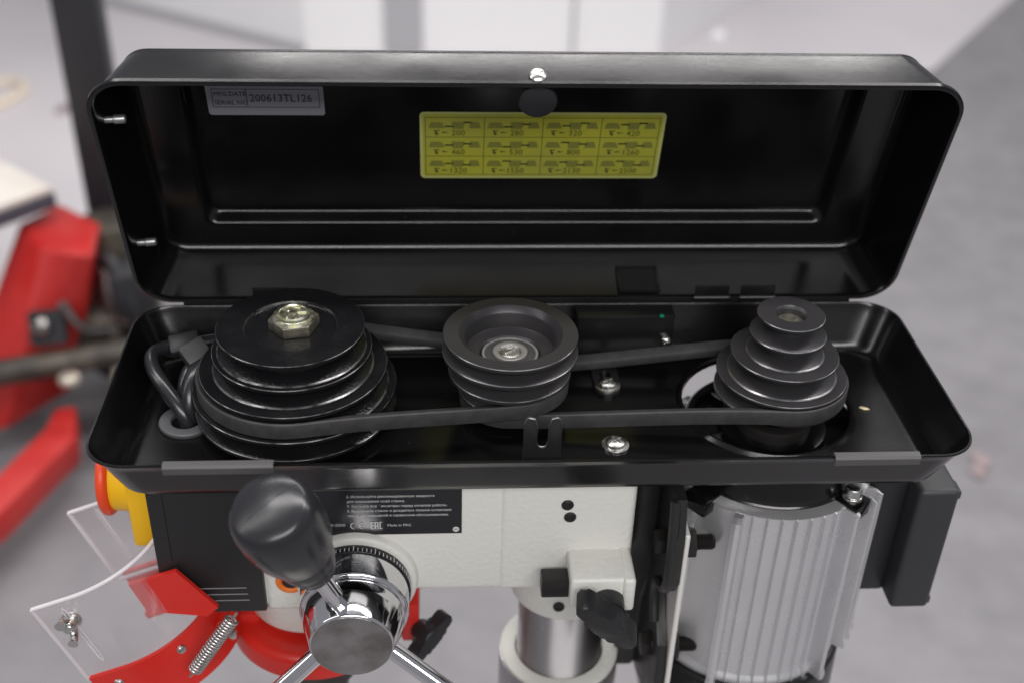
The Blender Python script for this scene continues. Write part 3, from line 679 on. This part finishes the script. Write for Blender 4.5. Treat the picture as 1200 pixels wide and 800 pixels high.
# three spokes, the upper one carrying a grip
base_dir = Vector((-0.0295, -0.0460, 0.1180)).normalized()
tilt = base_dir.y; hyp = hypot(base_dir.x, base_dir.z); ang0 = atan2(base_dir.z, base_dir.x)
for k in range(3):
    a = (ang0, radians(-31), radians(217))[k]; d = Vector((cos(a)*hyp, tilt, sin(a)*hyp))
    start = Vector((HX, HY-0.0280, HZ))+Vector((cos(a), 0, sin(a)))*0.0210
    M = frame(start, d)
    sp_ = one('handle_spoke', lambda bm: a_lathe(bm, soften([(0, -0.006), (0.0062, -0.006), (0.0064, 0.004), (0.0055, 0.006), (0.0055, 0.110), (0, 0.110)], 0.0006), 28), CHROME, hub, M)
    one('spoke_collar', lambda bm: ring(bm, 0.0056, 0.0076, 0.0005, 0.0032, 28), CHROME, hub, M)
    if k == 0:
        # tapered grip with moulded rings and a rounded end
        prof = [(0, 0.052), (0.0110, 0.052), (0.0122, 0.0530), (0.0125, 0.0568), (0.0125, 0.0576), (0.0139, 0.0580), (0.0148, 0.0650), (0.0146, 0.0660), (0.0161, 0.0665), (0.0176, 0.0780), (0.0174, 0.0790), (0.0190, 0.0796), (0.0217, 0.0900), (0.0229, 0.0990), (0.0233, 0.1090), (0.0229, 0.1180), (0.0220, 0.1228), (0.0202, 0.1262), (0.0184, 0.1276), (0.0130, 0.1292), (0.0060, 0.1302), (0, 0.1304)]
    else:
        prof = [(0, 0.060), (0.0105, 0.060), (0.0122, 0.062), (0.0150, 0.085), (0.0207, 0.130), (0.0212, 0.145), (0.0190, 0.158), (0.0120, 0.164), (0, 0.165)]
        M = M @ T(0, 0, 0.02)
    g = one('grip', lambda bm: a_lathe(bm, prof, 56), GRIP, hub, M, smooth=50)
    if k == 0:
        g['label'] = 'black plastic grip nearest the camera'
        one('mould_line', lambda bm: a_tube(bm, [(-0.0185, 0.002, 0.1276), (-0.010, 0.0010, 0.1298), (0, 0, 0.1305), (0.010, -0.0010, 0.1298), (0.0185, -0.002, 0.1276)], 0.00016, 8), GRIP, hub, M @ Matrix.Rotation(0.75, 4, 'Z'))

# --- switch
def switch(bm):
    a_box(bm, (-0.2470, 0.058, -0.1110), (-0.2285, 0.128, -0.0400), 0.003, 2)
    a_lathe(bm, soften([(0.023, 0), (0.0215, 0.016), (0, 0.016)], 0.001), 48, frame((-0.2440, 0.082, -0.0720), (-1, 0, 0)), cap0=False)
sw = one('power_switch', switch, YELLOW, press)
one('stop_button', lambda bm: a_lathe(bm, soften([(0, 0), (0.0230, 0), (0.0250, 0.002), (0.0250, 0.005), (0.023, 0.0070), (0, 0.0085)], 0.001), 56), ORANGERED, sw, frame((-0.2575, 0.082, -0.0720), (-1, 0, 0)))

# --- column with its collar
one('column', lambda bm: a_lathe(bm, [(0, FZ+0.03), (0.0305, FZ+0.03), (0.0305, -0.10), (0, -0.10)], 96), BRUSHED, press, T(0.0295, AX, 0), smooth=50)
col_collar = one('column_collar', lambda bm: ring(bm, 0.0312, 0.0430, -0.30, -0.2450, 72), STEEL, press, T(0.0295, AX, 0))
one('collar_top', lambda bm: ring(bm, 0.0316, 0.0424, -0.2455, -0.2425, 72), CAST, col_collar, T(0.0295, AX, 0))
one('base_plate', lambda bm: a_box(bm, (-0.22, -0.03, FZ), (0.10, 0.21, FZ+0.035), 0.01), CAST, press)

# --- wing knobs
def wing(bm):
    pts = []
    N = 64
    for k in range(N):
        a = 2*pi*k/N; x = 0.0262*cos(a)
        w_ = 0.0066+0.0036*math.exp(-(x/0.0075)**2)-0.0012*math.exp(-((abs(x)-0.012)/0.004)**2)
        sn = sin(a); pts.append((x, w_*(1 if sn >= 0 else -1)*abs(sn)**0.45))
    a_prism(bm, pts, 0.0, 0.0145, 0.0022, seg=3)
    a_lathe(bm, soften([(0.0105, 0.002), (0.0100, -0.008), (0, -0.008)], 0.001), 28, cap0=False)
one('wing_knob', wing, PLASTIC, press, frame((0.0452, 0.0030, -0.1170), (-0.12, -0.93, -0.22), (0.66, 0.0, -0.75)) , smooth=40)
one('wing_knob', wing, PLASTIC, press, frame((-0.0665, 0.055, -0.1880), (0.60, -0.75, 0.1), (0.75, 0.4, 0.55)) @ Matrix.Scale(0.72, 4), smooth=40)
one('knob_stud', lambda bm: a_lathe(bm, [(0, -0.035), (0.0042, -0.035), (0.0042, 0.002), (0, 0.002)], 20), ZINC, press, frame((-0.0665, 0.055, -0.1880), (0.60, -0.75, 0.1)))

# --- red quill collar and chuck guard
def qring(bm): a_lathe(bm, soften([(0.030, -0.186), (0.056, -0.186), (0.060, -0.190), (0.060, -0.206), (0.056, -0.208), (0.030, -0.208)], 0.002), 72, cap0=False, cap1=False)
qc = one('quill_collar', qring, RED, press, T(-0.1400, AX, 0), smooth=30)
one('collar_lug', lambda bm: a_box(bm, (-0.082, 0.058, -0.200), (-0.070, 0.105, -0.166), 0.002), RED, qc)
one('collar_arm', lambda bm: a_box(bm, (-0.2060, 0.066, -0.1935), (-0.176, 0.104, -0.180), 0.003), RED, qc)
one('quill', lambda bm: a_lathe(bm, soften([(0, -0.30), (0.020, -0.30), (0.020, -0.26), (0.028, -0.255), (0.028, -0.15), (0, -0.15)], 0.001), 48), GREASE, press, T(-0.143, AX, 0))

GO = Vector((-0.2774, 0.0, -0.1849)); GV = Vector((-0.0240, 0, 0.0615)).normalized(); GW = Vector((GV.z, 0, -GV.x))
def gpt(s, v, off=0.0):
    """s in 0..1 along the U (near arm, bulge, far arm), v along the guard's height"""
    yn, yf = 0.020, 0.105; cy = (yn+yf)/2; R = (yf-yn)/2; arm = 0.026; Lb = 0.077
    t = s
    if t < 0.22: w = arm*t/0.22; y = yn-off; nw = 0
    elif t > 0.78: w = arm*(1-t)/0.22; y = yf+off
    else:
        a = -pi/2+pi*(t-0.22)/0.56; w = arm+(Lb-arm+off)*cos(a); y = cy+(R+off)*sin(a)
    p = GO+GW*w+GV*v; return Vector((p.x, y, p.z))
SN = [k/56 for k in range(57)]
def sheet(bm, v0, v1, o0, o1, s0=0.0, s1=1.0, nv=2):
    S = [s0+(s1-s0)*k/56 for k in range(57)]
    grids = []
    for o_ in (o0, o1): grids.append([[bm.verts.new(gpt(s, v0+(v1-v0)*j/nv, o_)) for s in S] for j in range(nv+1)])
    for gi, g in enumerate(grids):
        for a, b in zip(g, g[1:]): bridge(bm, a, b, False)
    g, h = grids
    bridge(bm, g[0], h[0], False); bridge(bm, h[-1], g[-1], False)
    for i in (0, -1):
        for j in range(nv): bm.faces.new((g[j][i], g[j+1][i], h[j+1][i], h[j][i]))
gd = one('chuck_guard', lambda bm: sheet(bm, 0.0, 0.0660, 0.0, 0.0028), CLEAR, press, smooth=40)
tag(gd, 'clear plastic chuck guard swung out to the left')
def gedge(bm):
    a_tube(bm, [gpt(s, 0.0660, 0.0014) for s in SN], 0.0014, 8); a_tube(bm, [gpt(s, 0.001, 0.0014) for s in SN], 0.0013, 8)
    a_tube(bm, [gpt(0, v, 0.0014) for v in (0.0, 0.03, 0.0660)], 0.0014, 8); a_tube(bm, [gpt(1, v, 0.0014) for v in (0.0, 0.03, 0.0660)], 0.0014, 8)
one('guard_edge', gedge, CLEAREDGE, gd, smooth=50)
def gslot(bm, sA_):
    for sA in (sA_,):
        S = [gpt(sA-0.009, 0.016, 0.0032), gpt(sA-0.009, 0.059, 0.0032), gpt(sA, 0.0615, 0.0032), gpt(sA+0.009, 0.059, 0.0032), gpt(sA+0.009, 0.016, 0.0032), gpt(sA, 0.0125, 0.0032), gpt(sA-0.009, 0.016, 0.0032)]
        a_tube(bm, S, 0.0006, 6)
for sA in (0.155, 0.86): one('guard_slot', lambda bm: gslot(bm, sA), CLEAREDGE, gd, smooth=50)
one('guard_band', lambda bm: sheet(bm, -0.034, 0.004, 0.0031, 0.0060, 0.03, 0.97), RED, press, smooth=40)
one('guard_band', lambda bm: sheet(bm, -0.036, -0.031, -0.004, 0.0034, 0.03, 0.97), RED, press, smooth=40)
def gplate(bm):
    q = [(-0.2467, 0.035, -0.1191), (-0.2155, 0.0300, -0.1040), (-0.1925, 0.0270, -0.1320), (-0.2000, 0.0280, -0.1400), (-0.2383, 0.035, -0.1420)]
    a = [bm.verts.new((x, y-0.0015, z)) for x, y, z in q]; b = [bm.verts.new((x, y+0.0015, z)) for x, y, z in q]
    bridge(bm, a, b); bm.faces.new(a); bm.faces.new(list(reversed(b)))
one('guard_mount', gplate, RED, press, smooth=30)
def wingscrew(bm):
    a_lathe(bm, soften([(0, 0), (0.0042, 0), (0.0042, 0.006), (0.0030, 0.008), (0, 0.0082)], 0.0005), 24)
    a_tube(bm, spline([(-0.003, 0, 0.003), (-0.0070, 0, 0.007), (-0.0078, 0, 0.012)], 4), [0.0024]*8+[0.0032], 10)
    a_tube(bm, spline([(0.003, 0, 0.003), (0.0070, 0, 0.007), (0.0078, 0, 0.012)], 4), [0.0024]*8+[0.0032], 10)
    a_lathe(bm, soften([(0.0062, -0.0014), (0.0062, 0.0), (0, 0.0)], 0.0003), 24)
p = gpt(0.15, 0.050, 0.003)
one('wing_screw', wingscrew, ZINC, press, frame(p, (0, -1, 0), (0.35, 0, -0.94)))
def rivet(bm): a_lathe(bm, soften([(0, 0.0016), (0.0024, 0.0014), (0.0032, 0.0)], 0.0003), 18)
for s, v in ((0.16, -0.006), (0.34, -0.004), (0.5, 0.004)):
    p = gpt(s, v, 0.0062); q_ = gpt(s, v, 0.02); one('rivet', rivet, ZINC, press, frame(p, q_-p))
# return spring
SPA, SPB = (-0.1823, 0.014, -0.1302), (-0.2087, 0.010, -0.1699)
def spring(bm):
    A, B = Vector(SPA), Vector(SPB); d = (B-A); M = frame(A, d); L_ = d.length; n = 20*12
    a_tube(bm, [M @ Vector((0.0040*cos(2*pi*k/12), 0.0040*sin(2*pi*k/12), L_*k/n)) for k in range(n+1)], 0.0008, 6)
    a_tube(bm, [A-d.normalized()*0.006, A], 0.0008, 6); a_tube(bm, [B, B+d.normalized()*0.006], 0.0008, 6)
one('return_spring', spring, ZINC, press, smooth=60)
one('guard_hinge', lambda bm: (a_tube(bm, [(-0.1960, 0.042, -0.1640), (-0.1960, 0.110, -0.1640)], 0.0035, 16), a_box(bm, (-0.2010, 0.046, -0.182), (-0.1890, 0.100, -0.1640), 0.002)), RED, press)
one('hinge_pin', lambda bm: a_lathe(bm, soften([(0, 0), (0.0030, 0), (0.0030, 0.004), (0, 0.0046)], 0.0005), 20), ZINC, press, frame((-0.1900, 0.0445, -0.1730), (0, -1, 0)))

# --- motor
MX, MR = 0.157, 0.0650
mot = one('motor', lambda bm: a_lathe(bm, soften([(0.040, -0.066), (0.0675, -0.067), (MR, -0.0695), (MR, -0.2060), (0.0675, -0.2095), (0.0675, -0.2135), (0.04, -0.2140)], 0.0006), 96), ALU, press, T(MX, AX, 0), smooth=30)
tag(mot, 'ribbed aluminium motor body')
FIN = {}
def fin_mesh(h0, h1, w0, w1, zb=0.0):
    key = (h0, h1, w0, w1, zb)
    if key in FIN: return FIN[key]
    bm = bmesh.new()
    sec = [(h0, -w0), (h1-0.0006, -w1), (h1, 0.0), (h1-0.0010, w1), (h0, w0)]
    lv = []
    for z, g in ((-0.0675, -0.004), (-0.0695, 0.0), (-0.2040+zb, 0.0), (-0.2085+zb, 0.0016), (-0.2115+zb, 0.0014)):
        lv.append([bm.verts.new((r+(g if i in (1, 2, 3) else 0), y, z)) for i, (r, y) in enumerate(sec)])
    for a, b in zip(lv, lv[1:]): bridge(bm, a, b)
    bm.faces.new(lv[0]); bm.faces.new(list(reversed(lv[-1])))
    bmesh.ops.recalc_face_normals(bm, faces=bm.faces[:])
    me = bpy.data.meshes.new('fin'); bm.to_mesh(me); bm.free(); me.materials.append(ALU); FIN[key] = me; return me
for k in range(40):
    deg = -110+7.7*k; a = radians(deg)
    if deg > 150: continue
    if -61 <= deg <= -53 or 34 < deg < 46 or 124 < deg < 136: continue
    side = -46 < deg < 75
    link('fin', fin_mesh(MR-0.001, 0.0770, 0.0016, 0.0008, 0.014) if side else fin_mesh(MR-0.001, 0.0684, 0.0012, 0.0004), mot, T(MX, AX, 0) @ Matrix.Rotation(a, 4, 'Z'))
for deg in (-117, -56, 40, 130):
    link('corner_rib', fin_mesh(MR-0.002, 0.0765, 0.0034, 0.0026), mot, T(MX, AX, 0) @ Matrix.Rotation(radians(deg), 4, 'Z'))
# flat mounting pad towards the bracket
one('mounting_pad', lambda bm: a_box(bm, (0.0965, 0.0525, -0.2080), (0.122, 0.150, -0.0705), 0.002), ALU, mot)
# end caps
def capt(bm):
    a_lathe(bm, soften([(0.019, -0.0440), (0.034, -0.0440), (0.0345, -0.0500), (0.0490, -0.0505), (0.0500, -0.0440), (0.0540, -0.0430), (0.0560, -0.0450), (0.0575, -0.0650), (0.0590, -0.0665), (0.0590, -0.0700), (0.02, -0.0700)], 0.0006), 72)
    for k in range(6): a_box(bm, (0.033, -0.0014, -0.0505), (0.049, 0.0014, -0.0460), 0.0004, 1, Matrix.Rotation(k*pi/3+0.2, 4, 'Z'))
    for deg in (-50, 40, 130, -140): a_box(bm, (0.050, -0.0085, -0.0770), (0.0735, 0.0085, -0.0655), 0.0012, 2, Matrix.Rotation(radians(deg), 4, 'Z'))
capo = one('end_cap', capt, BLACK, mot, T(MX, AX, 0), smooth=30)
one('shaft_collar', lambda bm: ring(bm, 0.016, 0.024, -0.048, -0.036, 48), DARKSTEEL, mot, T(MX, AX, 0))
for deg in (-50, 40):
    one('cap_bolt', lambda bm: (a_lathe(bm, soften([(0, -0.0655), (0.0062, -0.0655), (0.0062, -0.0635), (0.0050, -0.0628), (0.0052, -0.0590), (0.0044, -0.0570), (0, -0.0565)], 0.0004), 28)), ZINC, mot, T(MX, AX, 0) @ Matrix.Rotation(radians(deg), 4, 'Z') @ T(0.0645, 0, 0))
def capb(bm): a_lathe(bm, soften([(0.02, -0.2130), (0.0680, -0.2130), (0.0715, -0.2160), (0.0725, -0.2600), (0.05, -0.2640), (0, -0.2640)], 0.0015), 72)
one('fan_cover', capb, BLACK2, mot, T(MX, AX, 0))
# terminal box on the right of the motor
tb = one('terminal_box', lambda bm: (a_box(bm, (0.2150, 0.0560, -0.1600), (0.2420, 0.1250, -0.0610), 0.004, 3)), PLASTIC, mot)
one('terminal_box_cover', lambda bm: a_box(bm, (0.2405, 0.0400, -0.1605), (0.2665, 0.1380, -0.0600), 0.0035, 3), PLASTIC2, mot)
for z in (-0.0700, -0.1600): one('cover_clip', lambda bm: a_box(bm, (0.2655, 0.044, z), (0.2690, 0.056, z+0.006), 0.001), PLASTIC2, mot)

# --- motor bracket
def bracket(bm):
    o_ = [(0.0240, -0.0500), (0.0215, -0.0720), (0.0170, -0.0800), (0.0165, -0.1120), (0.0240, -0.1240), (0.0400, -0.1310), (0.0470, -0.1480), (0.0400, -0.1640), (0.0250, -0.1740), (0.0225, -0.1950), (0.0225, -0.2500), (0.150, -0.2500), (0.160, -0.17), (0.150, -0.0500)]
    a_prism(bm, o_, 0.0, 0.0065, 0.0016)
br = one('motor_bracket', bracket, BRACKET, press, frame((0.0850, 0, 0), (1, 0, 0), (0, 1, 0)), smooth=40)
def rib(bm):
    a_tube(bm, spline([(0.0845, 0.026, -0.052), (0.0845, 0.0215, -0.075), (0.0845, 0.0200, -0.112), (0.0845, 0.030, -0.127), (0.0840, 0.044, -0.1340), (0.0840, 0.0480, -0.1490), (0.0840, 0.0400, -0.1660)], 6), 0.0034, 10)
one('bracket_lip', rib, BRACKET, br, smooth=60)
one('bracket_arm', lambda bm: a_prism(bm, [(0.066, -0.036), (0.0640, -0.115), (0.074, -0.150), (0.084, -0.185), (0.088, -0.26), (0.145, -0.26), (0.145, -0.036)], 0.0, 0.016, 0.004, frame((0.0695, 0, 0), (1, 0, 0), (0, 1, 0)), 3), BRACKET, br)
one('mounting_plate', lambda bm: a_box(bm, (0.0917, 0.0200, -0.2900), (0.0950, 0.150, -0.0750), 0.0008, 1), WHITEPLATE, press)
def hexbolt(bm):
    a_prism(bm, hexpts(0.0085, 0.3), -0.0175, -0.0105, 0.0006)
    a_lathe(bm, soften([(0, -0.0112), (0.0092, -0.0112), (0.0092, -0.0098), (0, -0.0098)], 0.0003), 28)
def hexnut(bm):
    a_prism(bm, hexpts(0.0100, 0.5), 0.0, 0.0080, 0.0008)
    a_lathe(bm, [(0.0052, 0.0), (0.0052, 0.0081)]+sum([[(0.0052, 0.0082+0.0013*k), (0.0045, 0.0088+0.0013*k)] for k in range(9)], [])+[(0.0042, 0.0202), (0, 0.0202)], 28)
for y, z in ((0.0400, -0.0970), (0.046, -0.1940)):
    one('hex_bolt', hexbolt, DARKSTEEL, br, frame((0.0957, y, z), (1, 0, 0), (0, 1, 0)))
    one('hex_nut', hexnut, DARKSTEEL, br, frame((0.0952, y-0.001, z), (1, 0, 0), (0, 1, 0)))

# ------------------------------------------------------------------ background things
# pallet truck at the left
pj = thing('pallet_truck', 'red pallet truck with upright black handle standing behind the drill press at left', 'pallet truck', (-0.75, 1.45, FZ))
def body(bm):
    top = [(-0.7625, 1.3455), (-0.7142, 1.4229), (-0.6263, 1.3451), (-0.6142, 1.2313), (-0.7017, 1.2549)]
    bot = [(-0.8415, 1.1839), (-0.7584, 1.3832), (-0.6743, 1.3680), (-0.6701, 1.2725), (-0.7507, 1.1575)]
    a = [bm.verts.new((x, y, -0.55)) for x, y in top]; b = [bm.verts.new((x, y, -0.75)) for x, y in bot]; c = [bm.verts.new((x-0.03, y-0.02, -0.83)) for x, y in bot]
    bridge(bm, a, b); bridge(bm, b, c); f0 = bm.faces.new(a); f1 = bm.faces.new(list(reversed(c)))
    bmesh.ops.bevel(bm, geom=list({e for f in bm.faces for e in f.edges}), offset=0.006, segments=2, affect='EDGES', profile=0.5)
one('chassis', body, PALERED, pj)
PK, PN = (-0.6925, 1.1880, -0.6600), (-0.10, -0.85, 0.40)
POCK = frame(PK, PN, (1, 0.2, 0))
one('pocket_shade_plate', lambda bm: a_prism(bm, rrect(-0.030, 0.030, -0.028, 0.030, 0.008, 4), -0.01, 0.006), POST, pj, POCK)  # dark raised plate painted as the shade inside the chassis pocket
one('pivot_bolt', lambda bm: (a_lathe(bm, soften([(0, 0), (0.017, 0), (0.016, 0.012), (0.009, 0.02), (0, 0.02)], 0.002), 24)), CAPSTEEL, pj, POCK @ T(-0.006, 0.004, 0.005))
def barf(bm):
    pts = [(-0.7743, 0.8732), (-0.7236, 0.9505), (-0.6819, 1.0745), (-0.691, 1.1306), (-0.6573, 1.1396), (-0.6358, 1.051), (-0.7004, 0.8714), (-0.7502, 0.7996), (-0.86, 0.70), (-0.90, 0.75)]
    a_prism(bm, list(reversed(pts)), -0.835, -0.78, 0.006)
one('fork', barf, PALERED, pj)
one('pump', lambda bm: (a_lathe(bm, soften([(0, 0.05), (0.07, 0.05), (0.07, 0.22), (0.05, 0.24), (0.05, 0.34), (0, 0.34)], 0.008), 32), a_box(bm, (-0.10, -0.05, 0.08), (0.06, 0.05, 0.2), 0.01)), GREASE, pj, T(-0.625, 1.38, FZ))
one('pump_fitting', lambda bm: (a_tube(bm, [(-0.06, -0.06, 0.20), (0.05, -0.10, 0.20)], 0.02, 16), a_tube(bm, [(0.0, -0.09, 0.12), (0.0, -0.09, 0.30)], 0.017, 16)), CAPSTEEL, pj, T(-0.615, 1.38, FZ))
one('handle', lambda bm: a_box(bm, (-0.039, -0.025, 0.30), (0.039, 0.025, 1.25), 0.006), POST, pj, T(-0.648, 1.50, FZ))
one('axle', lambda bm: (a_tube(bm, [(-0.28, -0.02, 0), (0.18, 0.09, 0.02)], 0.022, 20), a_tube(bm, [(-0.30, 0.08, -0.02), (0.14, 0.20, 0.02)], 0.035, 20)), GREASE, pj, T(-0.70, 1.12, FZ+0.17))
one('steer_wheel', lambda bm: a_lathe(bm, soften([(0, -0.03), (0.085, -0.03), (0.09, -0.02), (0.09, 0.02), (0.085, 0.03), (0, 0.03)], 0.005), 40), DUSTWHEEL, pj, frame((-0.575, 1.22, FZ+0.09), (1, 0.15, 0), (0, 0, 1)))
one('bolt_head', lambda bm: a_lathe(bm, soften([(0, 0), (0.018, 0), (0.016, 0.01), (0, 0.012)], 0.002), 20), mat('bright_worn_steel', (0.72, 0.66, 0.55), 0.35, 0.8), pj, T(-0.642, 1.095, FZ+0.20))

one('hydraulic_hose', lambda bm: a_tube(bm, spline([(-0.60, 1.30, FZ+0.12), (-0.57, 1.26, FZ+0.22), (-0.60, 1.28, FZ+0.31), (-0.645, 1.33, FZ+0.28)], 8), 0.011, 10), POST, pj, smooth=60)
one('valve_block', lambda bm: a_box(bm, (-0.035, -0.03, -0.04), (0.035, 0.03, 0.04), 0.005), POST, pj, T(-0.575, 1.285, FZ+0.26) @ Matrix.Rotation(0.4, 4, 'Z'))
one('release_lever', lambda bm: a_tube(bm, spline([(-0.60, 1.24, FZ+0.20), (-0.64, 1.20, FZ+0.23), (-0.66, 1.18, FZ+0.29)], 6), 0.008, 10), CAPSTEEL, pj, smooth=60)
# pale board lying over the truck
BOARDM = T(-0.70, 1.36, FZ+0.40) @ Matrix.Rotation(radians(137), 4, 'Z')
bd = one('board', lambda bm: a_box(bm, (0, 0, 0), (0.50, 0.40, 0.012), 0.003), BOARD, None, BOARDM)
tag(bd, 'pale board with a dark edge lying on the red pallet truck', 'board')
one('edge_band', lambda bm: a_box(bm, (-0.002, -0.002, -0.026), (0.50, 0.40, -0.0005), 0.002), BOARDEDGE, bd, BOARDM)

# cream hose loop on the floor
o = one('hose_loop', lambda bm: a_tube(bm, spline([(-1.75, 2.60, 0.012), (-1.50, 2.73, 0.012), (-1.35, 2.86, 0.012), (-1.265, 2.88, 0.012), (-1.225, 2.81, 0.012), (-1.27, 2.70, 0.012), (-1.38, 2.62, 0.012), (-1.6, 2.5, 0.012)], 8), 0.014, 12), HOSE, None, T(0, 0, FZ), smooth=60)
tag(o, 'cream coloured hose loop lying on the floor at far left', 'hose')

# white cabinet in the background
cab = thing('white_cabinet', 'white steel cabinet standing out of focus behind the lid', 'cabinet', (0.1, 3.6, FZ))
one('cabinet_body', lambda bm: a_prism(bm, [(-0.46, 3.17), (0.655, 3.17), (1.115, 3.79), (1.115, 4.5), (-1.25, 4.5), (-1.25, 3.70)], 0.0, 0.9, 0.0), CABWHITE, cab, T(0, 0, FZ), smooth=0)
one('base_shadow_strip', lambda bm: a_prism(bm, [(-0.47, 3.155), (-0.456, 3.174), (-1.246, 3.704), (-1.258, 3.686)], 0.0, 0.03), CABGREY, cab, T(0, 0, FZ), smooth=0)  # grey strip paints the shadow gap along the cabinet's left base
for x0, x1 in ((-0.215, -0.095), (0.372, 0.382)):
    one('cabinet_gap', lambda bm: a_box(bm, (x0, 3.160, 0.0), (x1, 3.169, 0.88)), CABGREY, cab, T(0, 0, FZ), smooth=0)
# small round foot and faded marks on the floor
o = one('rubber_foot', lambda bm: a_lathe(bm, [(0, 0), (0.025, 0), (0.025, 0.012), (0.016, 0.022), (0, 0.024)], 24), CABWHITE, None, T(0.886, 3.351, FZ+0.004))
tag(o, 'small round white foot on the floor beside the white cabinet', 'foot')
def blot(seed, r):
    def f(bm):
        rnd = random.Random(seed); pts = [(r*(0.6+0.6*rnd.random())*cos(2*pi*k/12), r*(0.6+0.6*rnd.random())*sin(2*pi*k/12)*1.6) for k in range(12)]
        flat(bm, pts, 0.0)
    return f
for k, (x, y, r) in enumerate(((0.902, 1.11, 0.016), (0.885, 1.075, 0.014), (-1.08, 2.70, 0.03))):
    o = one('floor_mark', blot(k, r), FLOORMARK, None, T(x, y, FZ+0.005), smooth=0); tag(o, 'faded orange mark on the floor', kind='structure')

scene.render.engine = 'CYCLES'
